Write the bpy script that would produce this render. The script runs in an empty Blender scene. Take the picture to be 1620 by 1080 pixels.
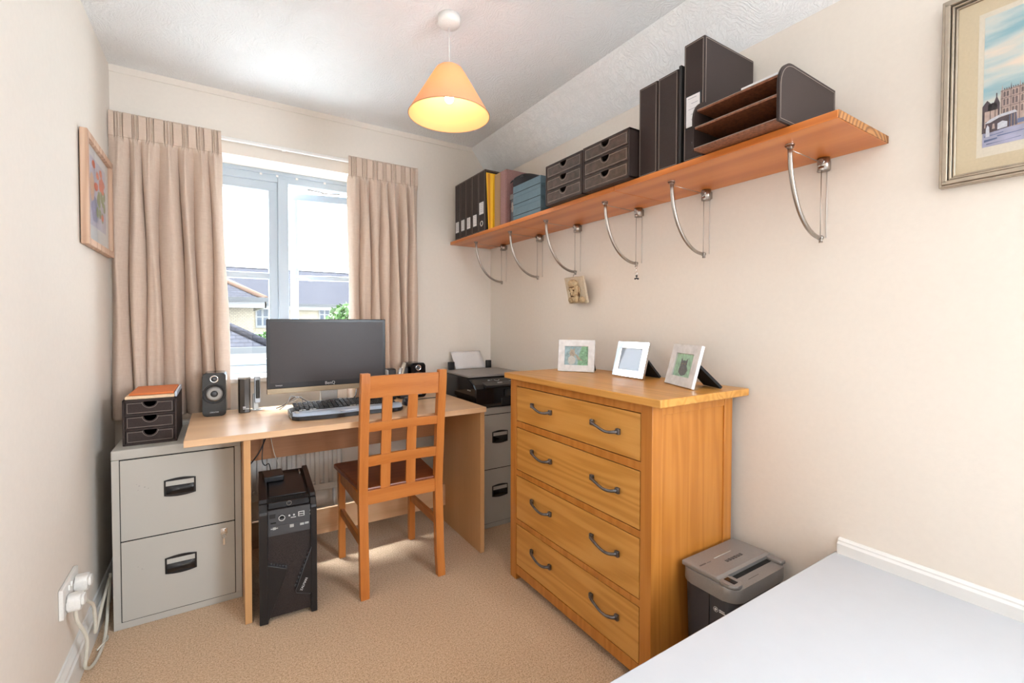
import bpy, bmesh, math, random
from mathutils import Vector, Matrix, noise
random.seed(7)
C = bpy.context.scene.collection
PI = math.pi

# ------------------------------------------------------------------ camera, world, light
sc = bpy.context.scene
F, YAW, PITCH, ROLL, PY = 723.0, math.radians(32.544), math.radians(1.268), math.radians(0.127), 524.6
cd = bpy.data.cameras.new('camera'); cam = bpy.data.objects.new('camera', cd); C.objects.link(cam)
cd.sensor_fit = 'HORIZONTAL'; cd.sensor_width = 36.0; cd.lens = F / 1620 * 36.0
cd.shift_y = (PY - 540) / 1620.0; cd.clip_start = 0.02; cd.clip_end = 300
_f = Vector((math.sin(YAW) * math.cos(PITCH), math.cos(YAW) * math.cos(PITCH), -math.sin(PITCH)))
_r = Vector((math.cos(YAW), -math.sin(YAW), 0)); _u = _r.cross(_f)
_c, _s = math.cos(ROLL), math.sin(ROLL)
_R, _U = _c * _r + _s * _u, -_s * _r + _c * _u
M3 = Matrix((_R, _U, -_f)).transposed()
cam.matrix_world = Matrix.Translation((0, 0, 1.15)) @ M3.to_4x4()
sc.camera = cam
sc.view_settings.view_transform = 'Standard'; sc.view_settings.look = 'None'
sc.view_settings.gamma = 1; sc.view_settings.use_curve_mapping = False
sc.view_settings.exposure = 0.10

w = bpy.data.worlds.new('sky'); sc.world = w; w.use_nodes = True
nt = w.node_tree; nt.nodes.clear()
wo = nt.nodes.new('ShaderNodeOutputWorld'); bg = nt.nodes.new('ShaderNodeBackground')
tc = nt.nodes.new('ShaderNodeTexCoord'); nz = nt.nodes.new('ShaderNodeTexNoise'); cr = nt.nodes.new('ShaderNodeValToRGB')
nz.inputs['Scale'].default_value = 3.0; nz.inputs['Detail'].default_value = 5
cr.color_ramp.elements[0].position = .35; cr.color_ramp.elements[0].color = (.80, .90, 1, 1)
cr.color_ramp.elements[1].position = .6; cr.color_ramp.elements[1].color = (1, 1, 1, 1)
nt.links.new(tc.outputs['Generated'], nz.inputs['Vector']); nt.links.new(nz.outputs['Fac'], cr.inputs['Fac'])
nt.links.new(cr.outputs['Color'], bg.inputs['Color']); bg.inputs['Strength'].default_value = 8.0
nt.links.new(bg.outputs[0], wo.inputs[0])

def light(name, typ, energy, col, loc, aim=None, **k):
    ld = bpy.data.lights.new(name, typ); ld.energy = energy; ld.color = col
    for a, v in k.items(): setattr(ld, a, v)
    o = bpy.data.objects.new(name, ld); C.objects.link(o); o.location = loc
    if aim is not None:
        o.rotation_euler = (Vector(aim) - Vector(loc)).to_track_quat('-Z', 'Y').to_euler()
    return o
# hazy daylight from the sky side of the window (very soft sun)
light('daylight', 'SUN', 56.0, (.84, .92, 1), (-1.9, 5.1, 8.2), (0.15, 2.4, 0.75), angle=math.radians(24))
# added fill lamp in an invented opening of the right wall, behind the camera
light('rear_fill_lamp', 'AREA', 80.0, (.79, .89, 1), (1.56, -1.25, 1.45), (-.40, 1.1, 1.95), shape='RECTANGLE', size=1.0, size_y=1.1)

# ------------------------------------------------------------------ materials
MATS = {}
def newmat(name):
    m = bpy.data.materials.new(name); m.use_nodes = True
    return m, m.node_tree, m.node_tree.nodes['Principled BSDF']
def L(nt, a, b): nt.links.new(a, b)
def ramp(nt, stops):
    r = nt.nodes.new('ShaderNodeValToRGB')
    while len(r.color_ramp.elements) > 1: r.color_ramp.elements.remove(r.color_ramp.elements[-1])
    for i, (p, c) in enumerate(stops):
        e = r.color_ramp.elements[0] if i == 0 else r.color_ramp.elements.new(p)
        e.position = p; e.color = (*c, 1)
    return r
def srgb(r, g, b):
    f = lambda c: (c / 255 / 12.92) if c / 255 <= .04045 else ((c / 255 + .055) / 1.055) ** 2.4
    return (f(r), f(g), f(b))
def plain(name, col, rough=.5, metal=0, bump=0, bscale=200, var=0, spec=None, coat=0):
    if name in MATS: return MATS[name]
    m, nt, b = newmat(name)
    b.inputs['Base Color'].default_value = (*col, 1); b.inputs['Roughness'].default_value = rough
    b.inputs['Metallic'].default_value = metal
    if spec is not None: b.inputs['Specular IOR Level'].default_value = spec
    if coat: b.inputs['Coat Weight'].default_value = coat
    tc = nt.nodes.new('ShaderNodeTexCoord'); n = nt.nodes.new('ShaderNodeTexNoise')
    n.inputs['Scale'].default_value = bscale; n.inputs['Detail'].default_value = 4
    L(nt, tc.outputs['Object'], n.inputs['Vector'])
    v = var or .04
    r = ramp(nt, [(.3, tuple(c * (1 - v) for c in col)), (.7, tuple(min(1, c * (1 + v)) for c in col))])
    L(nt, n.outputs['Fac'], r.inputs['Fac']); L(nt, r.outputs['Color'], b.inputs['Base Color'])
    if bump:
        bp = nt.nodes.new('ShaderNodeBump'); bp.inputs['Strength'].default_value = bump; bp.inputs['Distance'].default_value = .002
        L(nt, n.outputs['Fac'], bp.inputs['Height']); L(nt, bp.outputs[0], b.inputs['Normal'])
    MATS[name] = m; return m
def wood(name, dark, mid, light_, axis='X', rough=.4, ring=14, centre=(.3, .2, -.5), fine=.35, coat=0, dist=.12):
    """rings about an axis, so faces show streaks and ends show growth rings"""
    m, nt, b = newmat(name)
    tc = nt.nodes.new('ShaderNodeTexCoord'); mp = nt.nodes.new('ShaderNodeMapping')
    i = 'XYZ'.index(axis)
    s = [1, 1, 1]; s[i] = .07
    mp.inputs['Scale'].default_value = s; mp.inputs['Location'].default_value = centre
    L(nt, tc.outputs['Object'], mp.inputs['Vector'])
    n = nt.nodes.new('ShaderNodeTexNoise'); n.inputs['Scale'].default_value = 6; n.inputs['Detail'].default_value = 3
    L(nt, mp.outputs[0], n.inputs['Vector'])
    sub = nt.nodes.new('ShaderNodeVectorMath'); sub.operation = 'SUBTRACT'; sub.inputs[1].default_value = (.5, .5, .5)
    L(nt, n.outputs['Color'], sub.inputs[0])
    sca = nt.nodes.new('ShaderNodeVectorMath'); sca.operation = 'SCALE'; sca.inputs['Scale'].default_value = dist
    L(nt, sub.outputs[0], sca.inputs[0])
    add = nt.nodes.new('ShaderNodeVectorMath'); add.operation = 'ADD'
    L(nt, mp.outputs[0], add.inputs[0]); L(nt, sca.outputs[0], add.inputs[1])
    wv = nt.nodes.new('ShaderNodeTexWave'); wv.wave_type = 'RINGS'; wv.rings_direction = axis
    wv.inputs['Scale'].default_value = ring; wv.inputs['Distortion'].default_value = 1.2; wv.inputs['Detail'].default_value = 2
    L(nt, add.outputs[0], wv.inputs['Vector'])
    s2 = [90, 90, 90]; s2[i] = 2.2
    mp2 = nt.nodes.new('ShaderNodeMapping'); mp2.inputs['Scale'].default_value = s2
    L(nt, tc.outputs['Object'], mp2.inputs['Vector'])
    n2 = nt.nodes.new('ShaderNodeTexNoise'); n2.inputs['Scale'].default_value = 2.2; n2.inputs['Detail'].default_value = 4
    L(nt, mp2.outputs[0], n2.inputs['Vector'])
    mx = nt.nodes.new('ShaderNodeMix'); mx.data_type = 'FLOAT'; mx.inputs['Factor'].default_value = fine
    L(nt, wv.outputs['Fac'], mx.inputs['A']); L(nt, n2.outputs['Fac'], mx.inputs['B'])
    r = ramp(nt, [(.05, dark), (.5, mid), (.95, light_)])
    L(nt, mx.outputs['Result'], r.inputs['Fac']); L(nt, r.outputs['Color'], b.inputs['Base Color'])
    b.inputs['Roughness'].default_value = rough
    if coat: b.inputs['Coat Weight'].default_value = coat; b.inputs['Coat Roughness'].default_value = .2
    bp = nt.nodes.new('ShaderNodeBump'); bp.inputs['Strength'].default_value = .08; bp.inputs['Distance'].default_value = .001
    L(nt, n2.outputs['Fac'], bp.inputs['Height']); L(nt, bp.outputs[0], b.inputs['Normal'])
    return m

M_wall = plain('cream_emulsion', (.80, .73, .65), .85, bump=.25, bscale=60, var=.012)
M_white = plain('white_gloss_paint', (.80, .79, .765), .3, var=.01, bscale=20)
M_plat = plain('white_satin_board', (.54, .555, .58), .2, var=.01, bscale=20)
M_plastw = plain('white_plastic', (.82, .80, .76), .35)
M_upvc = plain('window_upvc', (.44, .51, .58), .3, var=.01)  # white plastic toned grey-blue, its backlit shade put into the colour
M_metalcab = plain('grey_enamelled_steel', srgb(188, 184, 176), .38, var=.01, bump=.05, bscale=400)
M_blackpl = plain('black_plastic', (.012, .012, .014), .32)
M_blackgl = plain('gloss_black', (.008, .008, .010), .08)
M_blackmatt = plain('matt_black', (.018, .016, .016), .6)
M_dkgrey = plain('dark_grey_plastic', (.055, .056, .062), .4)
M_dark = plain('shadow_black', (.004, .004, .004), .9)
M_chrome = plain('chrome', (.86, .86, .87), .08, 1)
M_steel = plain('brushed_nickel', (.42, .385, .35), .32, 1, var=.06)
M_pewter = plain('pewter', (.17, .165, .17), .38, .9, var=.25, bscale=60)
M_silver = plain('silver_plastic', (.50, .49, .47), .3, .6)
M_leather = plain('brown_leather', (.036, .023, .020), .5, spec=.3, bump=.6, bscale=700, var=.25)
M_leather2 = plain('worn_brown_leather', (.060, .042, .033), .38, spec=.4, bump=.6, bscale=45, var=.45)
M_redleather = plain('red_brown_lining', (.21, .075, .034), .5, bump=.4, bscale=120, var=.4)
M_stitch = plain('cream_stitching', (.33, .27, .23), .7)
M_paper = plain('paper', (.78, .76, .76), .8)
M_cable_w = plain('white_cable', (.72, .68, .58), .4)
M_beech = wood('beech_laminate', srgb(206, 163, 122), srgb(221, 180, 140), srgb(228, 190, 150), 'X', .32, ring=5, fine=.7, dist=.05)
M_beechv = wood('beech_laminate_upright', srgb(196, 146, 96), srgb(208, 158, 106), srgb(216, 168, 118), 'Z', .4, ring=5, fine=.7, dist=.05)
M_oak_y = wood('honey_oak_drawers', srgb(188, 128, 54), srgb(206, 146, 70), srgb(214, 156, 82), 'Y', .33, ring=5.0, centre=(.3, .1, -.25), fine=.42, dist=.7)
M_oak_z = wood('honey_oak_shaded', srgb(176, 108, 40), srgb(190, 121, 50), srgb(199, 132, 60), 'Z', .33, ring=5.0, centre=(-.2, .15, .1), fine=.5, dist=.7)  # darker oak for side and frame: weaker side light put into the colour
M_chair = wood('chair_beech', srgb(176, 100, 40), srgb(194, 118, 54), srgb(204, 131, 66), 'Z', .34, ring=5, fine=.65, dist=.06)
M_chairx = wood('chair_beech_rail', srgb(176, 100, 40), srgb(194, 118, 54), srgb(204, 131, 66), 'X', .34, ring=5, fine=.65, dist=.06)
M_seat = wood('dark_seat', srgb(100, 46, 20), srgb(124, 62, 28), srgb(136, 72, 36), 'X', .3, ring=6, fine=.6)
M_pine = wood('varnished_pine', srgb(190, 104, 40), srgb(207, 122, 54), srgb(216, 134, 66), 'Y', .3, ring=9, centre=(-1.42, 0, -1.30), fine=.35, dist=.06)

def carpet():
    m, nt, b = newmat('beige_carpet')
    tc = nt.nodes.new('ShaderNodeTexCoord')
    n1 = nt.nodes.new('ShaderNodeTexNoise'); n1.inputs['Scale'].default_value = 260; n1.inputs['Detail'].default_value = 3
    n2 = nt.nodes.new('ShaderNodeTexNoise'); n2.inputs['Scale'].default_value = 130; n2.inputs['Detail'].default_value = 5
    L(nt, tc.outputs['Object'], n1.inputs['Vector']); L(nt, tc.outputs['Object'], n2.inputs['Vector'])
    mx = nt.nodes.new('ShaderNodeMix'); mx.data_type = 'FLOAT'; mx.inputs['Factor'].default_value = .4
    L(nt, n1.outputs['Fac'], mx.inputs['A']); L(nt, n2.outputs['Fac'], mx.inputs['B'])
    r = ramp(nt, [(.33, srgb(166, 130, 96)), (.5, srgb(208, 174, 138)), (.68, srgb(230, 202, 170))])
    L(nt, mx.outputs['Result'], r.inputs['Fac']); L(nt, r.outputs['Color'], b.inputs['Base Color'])
    b.inputs['Roughness'].default_value = .95; b.inputs['Specular IOR Level'].default_value = .1
    b.inputs['Sheen Weight'].default_value = .3
    bp = nt.nodes.new('ShaderNodeBump'); bp.inputs['Strength'].default_value = .8; bp.inputs['Distance'].default_value = .004
    L(nt, mx.outputs['Result'], bp.inputs['Height']); L(nt, bp.outputs[0], b.inputs['Normal'])
    return m
M_carpet = carpet()

def artex():
    m, nt, b = newmat('artex_ceiling')
    b.inputs['Base Color'].default_value = (.93, .93, .93, 1); b.inputs['Roughness'].default_value = .8
    tc = nt.nodes.new('ShaderNodeTexCoord')
    n = nt.nodes.new('ShaderNodeTexNoise'); n.inputs['Scale'].default_value = 5.5; n.inputs['Detail'].default_value = 2
    L(nt, tc.outputs['Object'], n.inputs['Vector'])
    s = nt.nodes.new('ShaderNodeVectorMath'); s.operation = 'SCALE'; s.inputs['Scale'].default_value = .45
    L(nt, n.outputs['Color'], s.inputs[0])
    a = nt.nodes.new('ShaderNodeVectorMath'); a.operation = 'ADD'
    L(nt, tc.outputs['Object'], a.inputs[0]); L(nt, s.outputs[0], a.inputs[1])
    wv = nt.nodes.new('ShaderNodeTexWave'); wv.inputs['Scale'].default_value = 14; wv.inputs['Distortion'].default_value = 9
    wv.inputs['Detail'].default_value = 4; wv.inputs['Detail Scale'].default_value = 3.0; wv.inputs['Detail Roughness'].default_value = .75
    L(nt, a.outputs[0], wv.inputs['Vector'])
    n2 = nt.nodes.new('ShaderNodeTexNoise'); n2.inputs['Scale'].default_value = 45; n2.inputs['Detail'].default_value = 3
    L(nt, tc.outputs['Object'], n2.inputs['Vector'])
    mx = nt.nodes.new('ShaderNodeMix'); mx.data_type = 'FLOAT'; mx.inputs['Factor'].default_value = .45
    L(nt, wv.outputs['Fac'], mx.inputs['A']); L(nt, n2.outputs['Fac'], mx.inputs['B'])
    bp = nt.nodes.new('ShaderNodeBump'); bp.inputs['Strength'].default_value = .55; bp.inputs['Distance'].default_value = .006
    L(nt, mx.outputs['Result'], bp.inputs['Height']); L(nt, bp.outputs[0], b.inputs['Normal'])
    return m
M_ceil = artex()

def fabric():
    m, nt, b = newmat('oatmeal_curtain_linen')
    tc = nt.nodes.new('ShaderNodeTexCoord'); mp = nt.nodes.new('ShaderNodeMapping')
    mp.inputs['Scale'].default_value = (420, 420, 40); L(nt, tc.outputs['Object'], mp.inputs['Vector'])
    n = nt.nodes.new('ShaderNodeTexNoise'); n.inputs['Scale'].default_value = 1; n.inputs['Detail'].default_value = 3
    L(nt, mp.outputs[0], n.inputs['Vector'])
    mp2 = nt.nodes.new('ShaderNodeMapping'); mp2.inputs['Scale'].default_value = (30, 30, 600); L(nt, tc.outputs['Object'], mp2.inputs['Vector'])
    n2 = nt.nodes.new('ShaderNodeTexNoise'); n2.inputs['Scale'].default_value = 1; L(nt, mp2.outputs[0], n2.inputs['Vector'])
    mx = nt.nodes.new('ShaderNodeMix'); mx.data_type = 'FLOAT'
    L(nt, n.outputs['Fac'], mx.inputs['A']); L(nt, n2.outputs['Fac'], mx.inputs['B'])
    r = ramp(nt, [(.35, srgb(214, 190, 171)), (.65, srgb(226, 205, 187))])
    L(nt, mx.outputs['Result'], r.inputs['Fac']); L(nt, r.outputs['Color'], b.inputs['Base Color'])
    b.inputs['Roughness'].default_value = .9; b.inputs['Sheen Weight'].default_value = .2
    bp = nt.nodes.new('ShaderNodeBump'); bp.inputs['Strength'].default_value = .3; bp.inputs['Distance'].default_value = .001
    L(nt, mx.outputs['Result'], bp.inputs['Height']); L(nt, bp.outputs[0], b.inputs['Normal'])
    out = nt.nodes['Material Output']
    tr = nt.nodes.new('ShaderNodeBsdfTranslucent'); tr.inputs['Color'].default_value = (*srgb(220, 196, 172), 1)
    ms = nt.nodes.new('ShaderNodeMixShader'); ms.inputs['Fac'].default_value = .12
    L(nt, b.outputs[0], ms.inputs[1]); L(nt, tr.outputs[0], ms.inputs[2]); L(nt, ms.outputs[0], out.inputs['Surface'])
    return m
M_curtain = fabric()

def glass(name, tint=(1, 1, 1), refl=.08):
    m, nt, b = newmat(name); nt.nodes.remove(b)
    out = nt.nodes['Material Output']
    t = nt.nodes.new('ShaderNodeBsdfTransparent'); t.inputs['Color'].default_value = (*tint, 1)
    g = nt.nodes.new('ShaderNodeBsdfGlossy'); g.inputs['Roughness'].default_value = .03
    lw = nt.nodes.new('ShaderNodeLayerWeight'); pw = nt.nodes.new('ShaderNodeMath'); pw.operation = 'POWER'; pw.inputs[1].default_value = 4
    ml = nt.nodes.new('ShaderNodeMath'); ml.operation = 'MULTIPLY_ADD'; ml.inputs[1].default_value = .5; ml.inputs[2].default_value = .025
    L(nt, lw.outputs['Facing'], pw.inputs[0]); L(nt, pw.outputs[0], ml.inputs[0])
    ms = nt.nodes.new('ShaderNodeMixShader')
    L(nt, ml.outputs[0], ms.inputs['Fac'])
    L(nt, t.outputs[0], ms.inputs[1]); L(nt, g.outputs[0], ms.inputs[2]); L(nt, ms.outputs[0], out.inputs['Surface'])
    return m
M_glass = glass('window_glass', (.97, .985, 1)); M_pglass = glass('picture_glass')

def shade_mat():
    m, nt, b = newmat('peach_lampshade')
    b.inputs['Base Color'].default_value = (.86, .60, .36, 1); b.inputs['Roughness'].default_value = .8
    tr = nt.nodes.new('ShaderNodeBsdfTranslucent'); tr.inputs['Color'].default_value = (.95, .50, .24, 1)
    ms = nt.nodes.new('ShaderNodeMixShader'); ms.inputs['Fac'].default_value = .40
    out = nt.nodes['Material Output']
    L(nt, b.outputs[0], ms.inputs[1]); L(nt, tr.outputs[0], ms.inputs[2]); L(nt, ms.outputs[0], out.inputs['Surface'])
    return m
M_shade = shade_mat()
def emis(name, col, s):
    m, nt, b = newmat(name)
    b.inputs['Emission Color'].default_value = (*col, 1); b.inputs['Emission Strength'].default_value = s
    return m
M_bulb = emis('lit_bulb', (1, .72, .38), 85.0)

# ------------------------------------------------------------------ mesh helpers
class MB:
    def __init__(s): s.bm = bmesh.new()
    def _new(s, vs, fs, mi, smooth=False):
        V = [s.bm.verts.new(v) for v in vs]; out = []
        for f in fs:
            try:
                q = s.bm.faces.new([V[i] for i in f]); q.material_index = mi; q.smooth = smooth; out.append(q)
            except ValueError: pass
        return V, out
    def box(s, x0, x1, y0, y1, z0, z1, bev=0, mi=0, seg=2, rot=None):
        c = [(x, y, z) for x in (x0, x1) for y in (y0, y1) for z in (z0, z1)]
        fs = [(0, 1, 3, 2), (4, 6, 7, 5), (0, 4, 5, 1), (2, 3, 7, 6), (0, 2, 6, 4), (1, 5, 7, 3)]
        if rot is not None:
            cc = Vector(((x0 + x1) / 2, (y0 + y1) / 2, (z0 + z1) / 2)); c = [cc + rot @ (Vector(v) - cc) for v in c]
        V, fa = s._new(c, fs, mi)
        if bev:
            es = list({e for f in fa for e in f.edges})
            r = bmesh.ops.bevel(s.bm, geom=es, offset=bev, segments=seg, profile=.5, affect='EDGES')
            for f in r['faces']: f.material_index = mi; f.smooth = True
        return s
    def prism(s, poly, axis, a0, a1, mi=0, bev=0, smooth=False):
        """poly in the two other axes (in xyz order)"""
        i = 'xyz'.index(axis)
        def P(p, a):
            q = [p[0], p[1]]; q.insert(i, a); return tuple(q)
        n = len(poly)
        vs = [P(p, a0) for p in poly] + [P(p, a1) for p in poly]
        fs = [tuple(range(n))[::-1], tuple(range(n, 2 * n))]
        V, fa = s._new(vs, fs, mi)
        sides = []
        for k in range(n):
            j = (k + 1) % n
            q = s.bm.faces.new([V[k], V[j], V[n + j], V[n + k]]); q.material_index = mi; q.smooth = smooth; sides.append(q)
        if bev:
            es = list({e for f in fa for e in f.edges})
            r = bmesh.ops.bevel(s.bm, geom=es, offset=bev, segments=2, profile=.5, affect='EDGES')
            for f in r['faces']: f.material_index = mi
        return s
    def tube(s, pts, r, seg=10, mi=0, caps=True):
        pts = [Vector(p) for p in pts]; n = len(pts)
        rr = r if isinstance(r, (list, tuple)) else [r] * n
        d0 = (pts[1] - pts[0]).normalized()
        up = Vector((0, 0, 1)) if abs(d0.z) < .9 else Vector((1, 0, 0))
        nrm = d0.cross(up).normalized(); rings = []
        for k in range(n):
            d = (pts[min(k + 1, n - 1)] - pts[max(k - 1, 0)]).normalized()
            nrm = (nrm - d * nrm.dot(d)).normalized(); b = d.cross(nrm)
            rings.append([s.bm.verts.new(pts[k] + rr[k] * (math.cos(2 * PI * j / seg) * nrm + math.sin(2 * PI * j / seg) * b)) for j in range(seg)])
        for k in range(n - 1):
            for j in range(seg):
                q = s.bm.faces.new([rings[k][j], rings[k][(j + 1) % seg], rings[k + 1][(j + 1) % seg], rings[k + 1][j]])
                q.smooth = True; q.material_index = mi
        if caps:
            for R_, fl in ((rings[0], True), (rings[-1], False)):
                q = s.bm.faces.new(R_[::-1] if fl else R_); q.material_index = mi
        return s
    def lathe(s, prof, c=(0, 0, 0), seg=40, mi=0, M=None, smooth=True):
        """prof: (r, h) pairs about local z; M optional matrix"""
        rings = []
        for r, h in prof:
            ring = []
            for j in range(seg):
                v = Vector((r * math.cos(2 * PI * j / seg), r * math.sin(2 * PI * j / seg), h))
                if M is not None: v = M @ v
                ring.append(s.bm.verts.new(v + Vector(c)))
            rings.append(ring)
        for k in range(len(rings) - 1):
            for j in range(seg):
                q = s.bm.faces.new([rings[k][j], rings[k][(j + 1) % seg], rings[k + 1][(j + 1) % seg], rings[k + 1][j]])
                q.smooth = smooth; q.material_index = mi
        for R_, pr in ((rings[0], prof[0]), (rings[-1], prof[-1])):
            if pr[0] > 1e-6 and len(prof) > 2 and prof[0] != prof[-1]:
                try: q = s.bm.faces.new(R_); q.material_index = mi
                except ValueError: pass
        return s
    def grid(s, fn, nu, nv, mi=0, smooth=True):
        V = [[s.bm.verts.new(fn(i / (nu - 1), j / (nv - 1))) for j in range(nv)] for i in range(nu)]
        for i in range(nu - 1):
            for j in range(nv - 1):
                q = s.bm.faces.new([V[i][j], V[i + 1][j], V[i + 1][j + 1], V[i][j + 1]]); q.smooth = smooth; q.material_index = mi
        return s
    def poly(s, pts, mi=0):
        V = [s.bm.verts.new(p) for p in pts]; q = s.bm.faces.new(V); q.material_index = mi; return s
    def ball(s, c, r, mi=0, sc_=(1, 1, 1), sub=3):
        t = bmesh.ops.create_icosphere(s.bm, subdivisions=sub, radius=r)
        for v in t['verts']: v.co = Vector((v.co.x * sc_[0], v.co.y * sc_[1], v.co.z * sc_[2])) + Vector(c)
        for f in {f for v in t['verts'] for f in v.link_faces}: f.material_index = mi; f.smooth = True
        return s
    def build(s, name, mats, parent=None, label=None, xf=None, norm=True):
        if xf is not None: s.bm.transform(xf)
        elif parent is not None and parent.get('_o'):
            s.bm.transform(Matrix.Translation(-Vector(parent['_o'])))
        if norm: bmesh.ops.recalc_face_normals(s.bm, faces=s.bm.faces)
        me = bpy.data.meshes.new(name); s.bm.to_mesh(me); s.bm.free()
        for m in (mats if isinstance(mats, (list, tuple)) else [mats]): me.materials.append(m)
        o = bpy.data.objects.new(name, me); C.objects.link(o)
        if parent is not None: o.parent = parent
        if label: o['label'] = label
        if parent is not None and parent.get('_o'): o['_o'] = parent['_o']
        return o
def thing(name, label, cat, loc, group=None, rotz=0):
    """empty at the thing's base; parts are given in room coordinates and shifted by loc"""
    o = bpy.data.objects.new(name, None); C.objects.link(o); o.location = loc; o.rotation_euler = (0, 0, rotz)
    o.empty_display_size = .05
    o['label'] = label; o['category'] = cat; o['_o'] = list(loc)
    if group: o['group'] = group
    return o
def tag(o, label, cat, group=None, kind=None):
    o['label'] = label; o['category'] = cat
    if group: o['group'] = group
    if kind: o['kind'] = kind
    return o
def struct(o, kind='structure'): o['kind'] = kind; return o
def dup(root, loc, label, rotz=None):
    def cp(o, par):
        c = o.copy(); C.objects.link(c)
        if par is not None: c.parent = par
        for ch in [x for x in bpy.data.objects if x.parent is o]: cp(ch, c)
        return c
    r = cp(root, None); r.location = loc; r['label'] = label
    if rotz is not None: r.rotation_euler = (0, 0, rotz)
    return r
def text(body, name, parent, loc, size, mat, right, up, ext=.0004):
    """lettering as a mesh: right and up are the reading directions in room coordinates"""
    cu = bpy.data.curves.new(name, 'FONT'); cu.body = body; cu.size = size; cu.extrude = ext; cu.align_x = 'CENTER'; cu.align_y = 'CENTER'
    t = bpy.data.objects.new('t', cu); C.objects.link(t)
    dg = bpy.context.evaluated_depsgraph_get(); dg.update()
    me = bpy.data.meshes.new_from_object(t.evaluated_get(dg)); bpy.data.objects.remove(t); bpy.data.curves.remove(cu)
    R_, U_ = Vector(right).normalized(), Vector(up).normalized(); N_ = R_.cross(U_)
    m = Matrix.Translation(Vector(loc) - Vector(parent['_o'])) @ Matrix((R_, U_, N_)).transposed().to_4x4()
    me.transform(m); me.materials.clear(); me.materials.append(mat)
    o = bpy.data.objects.new(name, me); C.objects.link(o); o.parent = parent
    return o

# ------------------------------------------------------------------ room shell
XL, XR, YB, YF, ZC = -.407, 1.55, 2.70, -2.1, 2.288
W0, W1, WZ0, WZ1, WD = -.25, .86, .845, 1.985, 3.0        # window opening, outer face of the wall
m = MB(); m.box(XL - .1, XR + .1, YF - .1, 3.0, -.1, 0); struct(m.build('floor', M_carpet))
m = MB(); m.box(XL - .1, XL, YF, 3.0, 0, ZC + .1); struct(m.build('wall_left', M_wall))
m = MB(); m.box(XR, XR + .1, -.72, 3.0, 0, ZC + .1); m.box(XR, XR + .1, YF, -1.78, 0, ZC + .1); m.box(XR, XR + .1, -1.78, -.72, 0, .86); m.box(XR, XR + .1, -1.78, -.72, 2.04, ZC + .1); struct(m.build('wall_right', M_wall))  # gap behind the camera is an added opening for the fill lamp
m = MB()
m.box(XL, W0, YB, WD, 0, ZC + .1); m.box(W1, XR, YB, WD, 0, ZC + .1); m.box(W0, W1, YB, WD, 0, WZ0); m.box(W0, W1, YB, WD, WZ1, ZC + .1)
struct(m.build('wall_window', M_wall))
m = MB()
m.box(XL, XR, YF - .1, YF, 0, ZC + .1)
struct(m.build('wall_back', M_wall))
m = MB(); m.box(XR - .02, XR, -1.82, -1.78, .84, 2.08, .003); m.box(XR - .02, XR, -.72, -.68, .84, 2.08, .003); m.box(XR - .021, XR, -1.82, -.68, 2.04, 2.08, .003); m.box(XR - .03, XR, -1.84, -.66, .82, .86, .003)  # added surround for the fill lamp's opening
struct(m.build('trim_1', M_white))
m = MB(); m.box(XL - .1, XR + .1, YF - .1, 3.0, ZC, ZC + .1)
m.prism([(1.402, ZC + .0), (1.552, 2.096), (1.552, ZC + .05), (1.402, ZC + .05)], 'y', YF, YB)
struct(m.build('ceiling', M_ceil))
m = MB(); m.prism([(YB - .012, ZC), (YB, ZC), (YB, ZC - .028), (YB - .004, ZC - .026)], 'x', XL, 1.405)
struct(m.build('trim_2', M_wall))
# skirting boards: stepped top
def skirt(name, axis, a0, a1, wall, sgn, h=.12):
    pr = [(0, 0), (.018, 0), (.018, h - .035), (.014, h - .028), (.014, h - .02), (.008, h - .006), (.006, h), (0, h)]
    m = MB()
    if axis == 'y': m.prism([(wall + sgn * a, b) for a, b in pr], 'y', a0, a1)
    else: m.prism([(wall + sgn * a, b) for a, b in pr], 'x', a0, a1)
    return struct(m.build(name, M_white))
skirt('baseboard_left', 'y', YF, YB, XL, 1); skirt('baseboard_right', 'y', .63, YB, XR, -1); skirt('baseboard_window', 'x', XL, XR, YB, -1)

# boxed-in platform, near right
t = thing('boxed_platform', 'white painted boxed-in platform along the right wall, with a low moulded edge strip', 'platform', (1.0, -.1, 0))
m = MB(); m.box(.52, XR - .0005, -.9, .60, 0.001, .444); m.build('side_panel', M_plat, t)
m = MB(); m.box(.50, XR - .0005, -.9, .618, .444, .468, .003); m.build('top', M_plat, t)
m = MB(); pr = [(0, .468), (-.018, .468), (-.018, .497), (-.013, .503), (-.013, .507), (-.006, .512), (0, .512)]
m.prism([(XR - .0005 + a, b) for a, b in pr], 'y', -.89, .61); m.build('edge_strip', M_white, t)

# ------------------------------------------------------------------ window
t = bpy.data.objects.new('window_1', None); C.objects.link(t); t.location = (.305, 2.9, .86); t['_o'] = [.305, 2.9, .86]; t['kind'] = 'structure'
FY0, FY1 = 2.88, 2.95
m = MB(); m.box(W0, W1, FY0, FY1, 1.925, WZ1, .004); m.box(W0, W1, FY0, FY1, .865, .905, .004); m.box(W0, W0 + .055, FY0, FY1, .865, WZ1, .004)
m.box(W1 - .055, W1, FY0, FY1, .865, WZ1, .004); m.box(.278, .332, FY0 - .004, FY1, .88, 1.95, .004)
m.box(W0, W1, FY0 - .012, FY0 + .01, 1.965, WZ1, .002)
m.build('window_frame', M_upvc, t)
m = MB(); m.box(W0 + .05, .28, 2.89, 2.94, 1.875, 1.93, .004); m.box(W0 + .05, .28, 2.89, 2.94, .897, .94, .004); m.box(W0 + .05, W0 + .09, 2.891, 2.939, .935, 1.88, .003)
m.box(.233, .279, 2.891, 2.939, .935, 1.88, .003); m.box(W0 + .08, .24, 2.896, 2.93, 1.385, 1.42, .004)
m.build('fixed_sash', M_upvc, t)
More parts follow.
